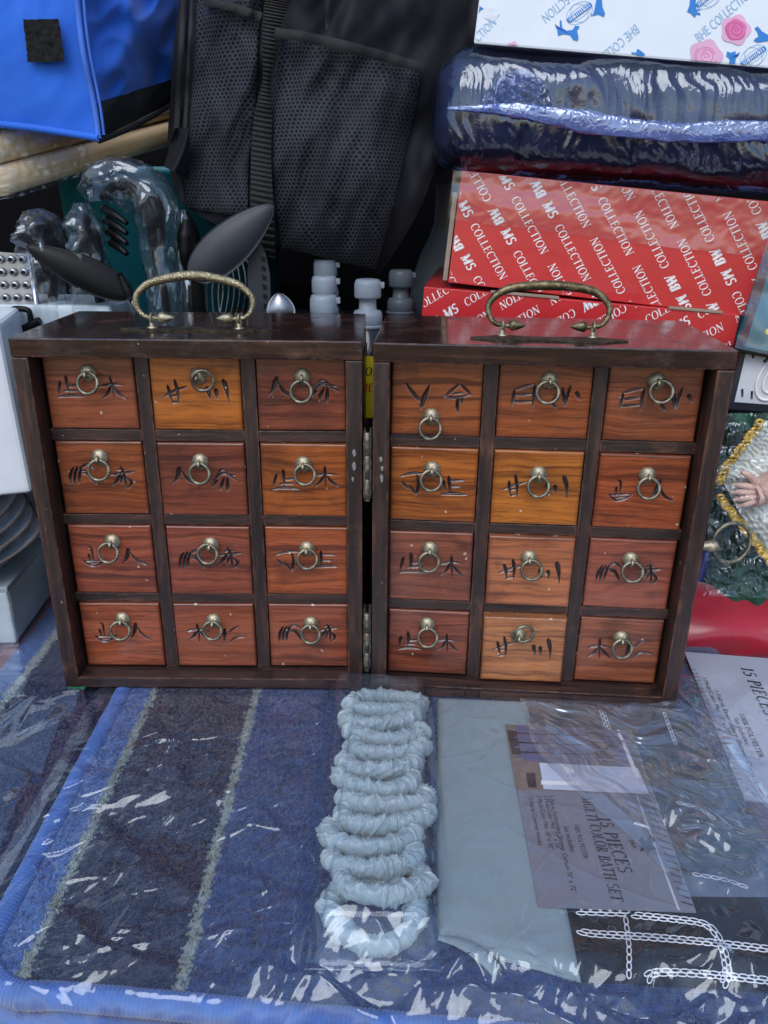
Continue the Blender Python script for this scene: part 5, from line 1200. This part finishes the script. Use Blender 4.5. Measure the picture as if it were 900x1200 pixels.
bag = thing('blue_bag', 'bright blue nylon bag with black hook-and-loop patch resting on the bamboo boards', 'bag', tuple(PY(115, 163, .175)))
def bag_y(u, v, p): return 0
def bgrid(name, tl, tr, br, bl, nx, ny, yl, yr, mat, seed, wr=.004, puff=0.0):
    g = pxgrid([tl, tr, br, bl], nx, ny, lambda u, v, p: yl+(yr-yl)*u-puff*math.sin(math.pi*u)*math.sin(math.pi*v)+wr*float(perlin(np.array(p[0]/40.+v), np.array(p[1]/50.), seed))+wr*.9*float(np.abs(perlin(np.array(p[0]/34.+p[1]/90), np.array(p[1]/70.-p[0]/120), seed+1)))*min(1, u*6, (1-u)*6))
    return fast_mesh(name, g.reshape(-1, 3), grid_faces(nx, ny), MT[mat], bag, True, None, world=True), g
fp, gf = bgrid('front_panel', (-120, -60), (80, -60), (115, 162), (-120, 128), 60, 60, .165, .172, 'nylonblue', 300, .0012, .006)
# rolled lower edge follows a shallow curve
me = fp.data
sp_, gs = bgrid('side_panel', (80, -60), (222, -60), (208, 92), (110, 122), 60, 50, .172, .315, 'nylonblue', 303, .016, .012)
sb, gb = bgrid('base_band', (110, 121), (208, 91), (206, 118), (116, 163), 50, 20, .1725, .312, 'black', 306, .006, .004)
E_ = [PY(80+35*t+1.5*math.sin(t*9), -60+222*t, .1695-.001*math.sin(t*14)) for t in np.linspace(0, 1, 40)]
v, f = tube(catmull(E_, 3), .0021, 8); mesh('corner_seam', v, f, MT['bluethread'], bag, True, world=True)
E_ = [PY(88+33*t+1.5*math.sin(t*9), -60+218*t, .1712) for t in np.linspace(0, 1, 40)]
v, f = tube(catmull(E_, 3), .0011, 6); mesh('stitch_line', v, f, MT['bluethread'], bag, True, world=True)
E_ = [PY(-120+235*t, 129+33*t+5*math.sin(t*5+.5)*(1-t), .166) for t in np.linspace(0, 1, 30)]
v, f = tube(catmull(E_, 3), .0024, 8); mesh('hem', v, f, MT['nylonblue'], bag, True, world=True)
E_ = [PY(116+90*t, 165-46*t-7*math.sin(t*3.1)*0+4*math.sin(t*3.14), .171+.14*t) for t in np.linspace(0, 1, 24)]
v, f = tube(catmull(E_, 3), .0020, 8); mesh('hem', v, f, MT['black'], bag, True, world=True)
vp_ = pxgrid([(27, 23), (69, 22), (76, 72), (33, 73)], 20, 20, lambda u, v, p: .1618); vp_[..., 1] += .0006*rng.normal(size=(20, 20)); 
fast_mesh('hook_patch', vp_.reshape(-1, 3), grid_faces(20, 20), MT['velcro'], bag, True, None, world=True)
bk = [PY(-120, -60, .166), PY(80, -60, .172), PY(222, -60, .315), PY(206, 118, .312), PY(116, 163, .1725), PY(-120, 128, .166)]
bk2 = [np.array(p)+np.array([-.02, .16, .0]) for p in bk]; mesh('back_panel', [*bk2], [list(range(6))], MT['nylonblue'], bag, world=True)

# bamboo boards, tilted up to the right
c0_ = np.array(PY(-6, 236, .152)); c1_ = np.array(PY(202, 172, .335)); xl_ = (c1_-c0_)/np.linalg.norm(c1_-c0_)
yl_ = np.cross(np.array([0, 0, 1.0]), xl_); yl_ /= np.linalg.norm(yl_); zl = np.cross(xl_, yl_)
R17 = Matrix((xl_, yl_, zl)).transposed(); o0 = c0_
labs = ['lowest bamboo cutting board of the stack, its corner wrapped in cling film', 'middle bamboo cutting board between two others under the blue bag', 'topmost bamboo cutting board directly beneath the blue bag']
for k in range(3):
    o = o0+zl*(.0203*k)+xl_*(-.012*k)+yl_*(.003*k)
    b_ = thing('cutting_board', labs[k], 'cutting board', tuple(o), tuple(R17.to_euler()), 'bamboo boards under the blue bag')
    bm = bm_box(0, .30, 0, .20, 0, .0198)
    es = [e for e in bm.edges if abs(e.verts[0].co.z-e.verts[1].co.z) > .01]; bmesh.ops.bevel(bm, geom=es, offset=.022, segments=6, affect='EDGES', profile=.5)
    es = [e for e in bm.edges if abs(e.verts[0].co.z-e.verts[1].co.z) < 1e-5 and e.is_manifold and abs(e.calc_face_angle(0)) > 1.0]; bmesh.ops.bevel(bm, geom=es, offset=.0075, segments=4, affect='EDGES', profile=.5)
    me = bpy.data.meshes.new('board'); bm.to_mesh(me); bm.free(); me.polygons.foreach_set('use_smooth', [True]*len(me.polygons)); link('board', me, MT['bamboo'], b_)
    if True:
        nx, ny = 90, 30; u = np.linspace(0, 1, nx); v_ = np.linspace(-1, 1, ny); Uq, Vq = np.meshgrid(u, v_, indexing='ij')
        X_ = -.002+.10*Uq; pr = np.sqrt(np.clip(1-Vq**2, 0, 1)); cornr = .022*(1-sstep(0, .022, X_))**2
        Y_ = cornr-.0012-.0005*pr+.0022*perlin(Uq*14, Vq*2+k, 310)*1.0-.0025; Z_ = .0103+.0112*Vq
        fast_mesh('cling_film', np.stack([X_, Y_, Z_], -1).reshape(-1, 3), grid_faces(nx, ny), MT['film2'], b_, True)

# teal bucket behind
bk_ = thing('teal_bucket', 'teal plastic bucket behind the bagged utensils under the boards', 'bucket', (-.205, .40, ZT))
v, f = lathe([(.085, 0), (.088, .002), (.106, .385), (.110, .386), (.110, .392), (.103, .392), (.086, .006), (.0001, .005)], 48, False); mesh('bucket_wall', v, f, MT['teal'], bk_, True)
v, f = lathe([(.0001, .001), (.084, .001)], 48, False); mesh('bucket_floor', v, f, MT['teal'], bk_)

# ------------------------------------------------------------------ utensils
def utensil(name, label, px, py, y, cat='utensil', group=None):
    p = PY(px, py, y); return thing(name, label, cat, (p[0], p[1], ZT), (0, 0, 0), group)
def spoon_shape(tip, base, width, sag, y0, y1, n=26, m=13, thick=.0016, bulge=1):
    """shallow bowl between two px points, bulging towards the viewer"""
    a = PY(*base, y0); b = PY(*tip, y1); d = b-a; L = np.linalg.norm(d); d /= L; vw = a-CPOS; vw /= np.linalg.norm(vw); side = np.cross(d, vw); side /= np.linalg.norm(side); nn = np.cross(side, d)
    if nn@vw > 0: nn = -nn
    s = np.linspace(0, 1, n); t = np.linspace(-1, 1, m); S, T = np.meshgrid(s, t, indexing='ij')
    w_ = width*np.sin(math.pi*np.clip(S, 0, 1)**.8)**.62+.0015*(1-S)
    H = sag*bulge*(1-T**2)*np.sin(math.pi*S)**.6
    top = a+S[..., None]*L*d+(T*w_)[..., None]*side+H[..., None]*nn; bot = top-thick*nn
    V = np.concatenate([top.reshape(-1, 3), bot.reshape(-1, 3)]); k = n*m; F1 = grid_faces(n, m); F2 = F1[:, ::-1]+k
    idx = np.arange(k).reshape(n, m); loop = np.concatenate([idx[:, 0], idx[-1, 1:], idx[-2::-1, -1], idx[0, -2:0:-1]]); q = np.arange(len(loop))
    F3 = np.stack([loop[q], loop[(q+1) % len(loop)], k+loop[(q+1) % len(loop)], k+loop[q]], 1)
    return V, np.concatenate([F1, F2, F3])
u1 = utensil('serving_spoon', 'large grey nylon serving spoon tilted up behind the left brass handle', 235, 340, .165)
V, Q = spoon_shape((321, 240), (224, 326), .0150, .006, .160, .172); fast_mesh('spoon_bowl', V, Q, MT['greynylon'], u1, True, None, world=True)
v, f = tube(catmull([PY(230, 320, .165), PY(232, 345, .168), PY(236, 400, .172), PY(240, 560, .175)], 6), [.0045, .005, .005, .005], 10); mesh('handle', v, f, MT['blackplastic'], u1, True, world=True)
u2 = utensil('black_ladle', 'black plastic ladle with pointed lip and steel handle beside the grater', 160, 350, .15)
V, Q = spoon_shape((30, 288), (155, 346), .0115, .004, .148, .140, thick=.002); fast_mesh('ladle_bowl', V, Q, MT['blackplastic'], u2, True, None, world=True)
v, f = tube(catmull([PY(140, 320, .146), PY(150, 340, .147), PY(153, 350, .147)], 5), [.003, .006, .0055], 10, flat=.6); mesh('ladle_neck', v, f, MT['blackplastic'], u2, True, world=True)
v, f = tube(catmull([PY(152, 348, .147), PY(166, 380, .148), PY(200, 470, .150)], 5), .0028, 10); mesh('handle', v, f, MT['steel'], u2, True, world=True)
u3 = utensil('slotted_turner', 'dark grey slotted turner standing upright behind the whisk', 303, 350, .18)
def flatpx(pxs, y, th, tilt=0.0):
    a = [PY(px, py, y+tilt*(py-300)/100) for px, py in pxs]; b = [p+np.array([0, th, 0]) for p in a]; n_ = len(a)
    return np.array(a+b), [list(range(n_))[::-1], list(range(n_, 2*n_))]+[[i, (i+1) % n_, n_+(i+1) % n_, n_+i] for i in range(n_)]
v, f = flatpx([(291, 283), (297, 277), (304, 282), (311, 297), (316, 320), (317, 345), (314, 372), (296, 372), (290, 330)], .180, .003); mesh('turner_blade', v, f, MT['greynylon'], u3, world=True)
for k in range(6):
    v, f = flatpx([(306+.6*k, 300+11*k), (311+.4*k, 302+11*k), (311+.4*k, 307+11*k), (306+.6*k, 305+11*k)], .1790, .0004); mesh('slot', v, f, MT['blackplastic'], u3, world=True)
v, f = tube(np.array([PY(305, 368, .1815), PY(305, 560, .183)]), .004, 10); mesh('handle', v, f, MT['blackplastic'], u3, True, world=True)
u4 = utensil('wire_whisk', 'steel balloon whisk with thin wires behind the left brass handle', 255, 350, .19)
for k in range(7):
    xa, xb, yt = 214+k*7, 300-k*6.5, 286+abs(k-3)*3
    v, f = tube(catmull([PY(xa+8, 420, .20), PY(xa, 350, .192+k*.002), PY(xa+6, 308, .19+k*.002), PY((xa+xb)/2, yt-8, .188+k*.002), PY(xb-4, 306, .19+k*.002), PY(xb, 350, .192+k*.002), PY(xb-16, 420, .2)], 8), .0008, 6); mesh('wire', v, f, MT['steel'], u4, True, world=True)
v, f = tube(np.array([PY(256, 420, .2), PY(258, 600, .205)]), .007, 12); mesh('handle', v, f, MT['steel'], u4, True, world=True)
u5 = utensil('steel_spoon', 'small shiny steel spoon bowl between the turner and bottles', 330, 360, .17)
V, Q = spoon_shape((326, 343), (331, 378), .0100, .005, .165, .168); fast_mesh('spoon_bowl', V, Q, MT['dullsteel'], u5, True, None, world=True)
v, f = tube(np.array([PY(331, 374, .168), PY(333, 560, .172)]), .0028, 10); mesh('handle', v, f, MT['steel'], u5, True, world=True)
# bagged pasta tools
def crumple_bag(name, path, rad, y, parent, seed, n=120, m=30, mat='filmbag'):
    P = catmull([PY(*p, y) for p in path], 9); n = len(P); V, Fc = tube(P, rad, m, cap=False, flat=.7); V = V.reshape(n, m, 3)
    s = np.linspace(0, 1, n)[:, None]; b = np.linspace(0, 2*math.pi, m, endpoint=False)[None]
    rr = 1+.22*perlin(s*5+np.sin(b), np.cos(b)*1.6+seed, seed)+.30*facet(s*9+np.sin(b)*2.2, np.cos(b)*3.2+s*3+seed, seed+1)+.17*facet(s*26+np.sin(b)*5, np.cos(b)*9+s*8, seed+4)
    V = P[:, None]+(V-P[:, None])*rr[..., None]
    return fast_mesh(name, V.reshape(-1, 3), np.array(Fc), MT[mat], parent, False, None, world=True)
def bagged(name, label, head, neck, seed, y):
    t = utensil(name, label, neck[-1][0], 350, y, group=None)
    P = catmull([PY(*p, y) for p in head+neck], 8); k = len(P)
    v, f = tube(P, [.004, .010, .016, .016, .010, .006, .005, .005], 12, flat=.5); mesh('tool_head', v, f, MT['blackplastic'], t, True, world=True)
    return t
b1 = bagged('bagged_pasta_fork', 'black pasta fork with curved teeth inside a crumpled clear bag', [(118, 232), (140, 218), (166, 226), (180, 250)], [(184, 290), (190, 330), (200, 400), (204, 560)], 400, .185)
for k in range(4):
    v, f = tube(catmull([PY(122+k*3, 245+k*13, .182), PY(135+k*2, 252+k*13, .172), PY(149, 262+k*12, .168)], 6), [.0035, .003, .0018], 8); mesh('tooth', v, f, MT['blackplastic'], b1, True, world=True)
crumple_bag('plastic_bag', [(98, 226), (122, 212), (150, 214), (178, 234), (186, 270), (188, 310), (192, 350), (196, 420)], [.008, .018, .022, .022, .019, .017, .016, .016], .182, b1, 410)
b2 = bagged('bagged_spatula', 'dark spatula wrapped in crinkled clear plastic behind the black ladle', [(96, 250), (100, 262), (104, 285)], [(110, 310), (116, 340), (122, 420), (126, 560)], 420, .170)
crumple_bag('plastic_bag', [(94, 238), (98, 262), (100, 300), (106, 340), (112, 420)], [.006, .020, .021, .022, .020], .168, b2, 430)
b3 = bagged('bagged_scraper', 'black scraper in shiny clear wrap next to the grater', [(32, 252), (42, 262), (50, 278)], [(56, 300), (62, 340), (70, 420), (76, 560)], 440, .175)
crumple_bag('plastic_bag', [(38, 246), (44, 264), (50, 295), (58, 330), (66, 400)], [.008, .021, .021, .015, .012], .160, b3, 450)
b4 = bagged('bagged_tongs', 'slim utensil in clear plastic between the teal bucket and whisk', [(218, 248), (220, 262), (221, 280)], [(222, 310), (224, 340), (226, 420), (228, 560)], 460, .195)
crumple_bag('plastic_bag', [(214, 246), (217, 275), (219, 310), (222, 350), (226, 420)], [.004, .010, .011, .012, .012], .193, b4, 470)
# grater and white caddy
gt = thing('box_grater', 'stainless steel grater with rows of holes at the edge behind the cabinet', 'grater', tuple(PY(22, 400, .155)))
v, f = flatpx([(-40, 292), (34, 298), (43, 356), (-40, 358)], .155, .0012); gp_ = mesh('grater_plate', v, f, MT['dullsteel'], gt, world=True)
v, f = tube(np.array([PY(34, 296, .1545), PY(43, 357, .1545)]), .0022, 10); mesh('grater_edge', v, f, MT['steel'], gt, True, world=True)
for r in range(4):
    for c in range(5):
        px, py = -26+c*13+r*2.2, 304+r*15
        p = PY(px, py, .1540); v, f = lathe([(.0034, 0), (.0030, .0012), (.0018, .0017)], 12, False); v = np.stack([v[:, 0], -v[:, 2], v[:, 1]*.9], 1)+p; mesh('grater_tooth', v, f, MT['dullsteel'], gt, True, world=True)
        v, f = lathe([(.0001, 0), (.0022, 0)], 12, False); v = np.stack([v[:, 0]+.0004, v[:, 2]-.0014, v[:, 1]*.8-.0006], 1)+p; mesh('grater_hole', v, f, MT['blackplastic'], gt, world=True)
cdv = thing('plastic_caddy', 'pale plastic container with black clip behind the left chest', 'container', tuple(PY(60, 420, .135)))
o_ = PY(10, 357, .150); box('caddy_body', -.03, .075, 0, .07, -.20, 0, MT['milky'], cdv, bev=.004, seg=3).location = tuple(np.array(o_)-np.array(cdv.location))
v, f = tube(catmull([PY(*p, .143) for p in ((14, 386), (15, 366), (18, 362), (31, 363), (35, 368), (37, 386))], 5), .0022, 8); mesh('clip', v, f, MT['blackplastic'], cdv, True, world=True)
v, f = tube(catmull([PY(*p, .143) for p in ((12, 384), (26, 386), (40, 379), (47, 376))], 5), .0030, 8); mesh('clip_bar', v, f, MT['blackplastic'], cdv, True, world=True)

# bottles
def bottle(label, px, py, y, cap='cap'):
    p = PY(px, py, y); H = p[2]-ZT; t = thing('squeeze_bottle', label, 'bottle', (p[0], p[1], ZT), (0, 0, 0), 'flip-top bottles behind the chests')
    v, f = lathe([(.020, 0), (.021, .002), (.021, H-.060), (.019, H-.048), (.013, H-.040), (.0095, H-.034), (.0095, H-.028)], 28); bt = mesh('bottle_body', v, f, MT['bottle'], t, True)
    v, f = lathe([(.0104, H-.034), (.0108, H-.0335), (.0109, H-.0255), (.0098, H-.0225), (.0066, H-.0215), (.0062, H-.0150), (.0066, H-.0140), (.0094, H-.0132), (.0099, H-.0118), (.0098, H-.0035), (.0088, H-.0006), (.0070, H)], 28); mesh('cap', v, f, MT[cap], t, True)
    v, f = lathe([(.0115, H-.0345), (.0119, H-.034), (.0119, H-.0325), (.0115, H-.032)], 28, False); mesh('cap_band', v, f, MT[cap], t, True); box('spout_tab', .004, .0122, -.003, .003, H-.0062, H-.0020, MT[cap], t, bev=.0008)
    return t, H
bottle('white-capped bottle close behind the back edge of the left chest', 379, 345, .140)
bottle('white-capped bottle in the middle of its row behind the left chest', 380, 323, .185)
bottle('white-capped bottle at the rear of its row under the backpack', 381, 304, .235)
t_, H_ = bottle('flip-top bottle with yellow label seen through the gap between the chests', 431, 327, .150)
lbv = np.array([(.0215*math.sin(a), -.0215*math.cos(a), z) for a in np.linspace(-.35, .75, 12) for z in (H_-.098, H_-.052)]); lbo = mesh('bottle_label', lbv, [[2*i, 2*i+2, 2*i+3, 2*i+1] for i in range(11)], MT['yellow'], t_, True)
for k, (tx, z_, h_, m_) in enumerate((('FOR', H_-.066, .006, 'inkblack'), ('MEN', H_-.078, .006, 'red'))):
    polys, L = word(tx, h_, .1, 1.2); print_mesh('lettering', polys, lambda p: (.0218*math.sin(-.25+p[0]/.0218), -.0218*math.cos(-.25+p[0]/.0218), z_+p[1]), MT[m_], t_)
bottle('bottle with cap coloured darker for shadow beside the white jug', 470, 316, .215, 'shadecap')  # same cap plastic, darkened in colour to stand for shadow
jp = PY(523, 330, .435); jr = thing('white_jug', 'rounded milky white jug beside the red gift boxes', 'jug', (jp[0], .435, ZT))
v, f = lathe([(.036, 0), (.040, .004), (.040, .262), (.037, .288), (.029, .312), (.020, .330), (.015, .345), (.0140, .370), (.0140, .385)], 40); mesh('jug_body', v, f, MT['milky'], jr, True)
v, f = lathe([(.0150, .386), (.0165, .387), (.0165, .402), (.0150, .405)], 28); mesh('jug_cap', v, f, MT['cap'], jr, True)

# ------------------------------------------------------------------ left edge: bin, plates, white carton
wbn = thing('white_panel_box', 'smooth pale white plastic box standing on the stacked plates beside the cabinet', 'box', tuple(PY(38, 578, .072)))
b_ = box('bin_body', -.14, 0, 0, .10, 0, .118, MT['whiteplastic'], wbn, bev=.004, seg=3); wbn.rotation_euler = (0, math.radians(-1.5), math.radians(14))
ct = thing('white_carton', 'white carton with grey lid carrying the stacked plates', 'carton', (-.266, .064, -.0025))
ct.rotation_euler = (0, 0, math.radians(3))
box('carton_body', -.14, 0, 0, .12, 0, .043, MT['milky'], ct, bev=.002); box('carton_lid', -.1415, .0015, -.0015, .1215, .0435, .048, MT['greylid'], ct, bev=.001)
for k in range(5):
    pl_ = thing('plate', ('lowest', 'second lowest', 'middle', 'second highest', 'topmost')[k]+' worn plate of the nested stack on the grey lidded carton', 'plate', tuple(np.array([-.312-.004*k, .100+.001*k, .048+.0080*k])), (math.radians(5+1.5*k), math.radians(-7-1.0*k), 0), 'nested plates on the carton')
    v, f = lathe([(.0001, .0), (.030, .0), (.042, .003), (.0585, .0130), (.0598, .0137), (.0592, .0150), (.041, .0055), (.030, .0025), (.0001, .0025)], 56, False); mesh('dish', v, f, MT['plate'], pl_, True)
    v, f = tube(np.array([(.0596*math.cos(a), .0596*math.sin(a), .0143) for a in np.linspace(0, 2*math.pi, 56, endpoint=False)]), .0012, 8, closed=True); mesh('rim', v, f, MT['plater'], pl_, True)
nx, ny = 50, 50; u = np.linspace(0, 1, nx); Uq, Vq = np.meshgrid(u, u, indexing='ij')
fast_mesh('plastic_wrap', np.stack([-.142+.146*Uq, -.0045-.002*perlin(Uq*8, Vq*4, 500), .0005+.046*Vq], -1).reshape(-1, 3), grid_faces(nx, ny), MT['film2'], ct, True)
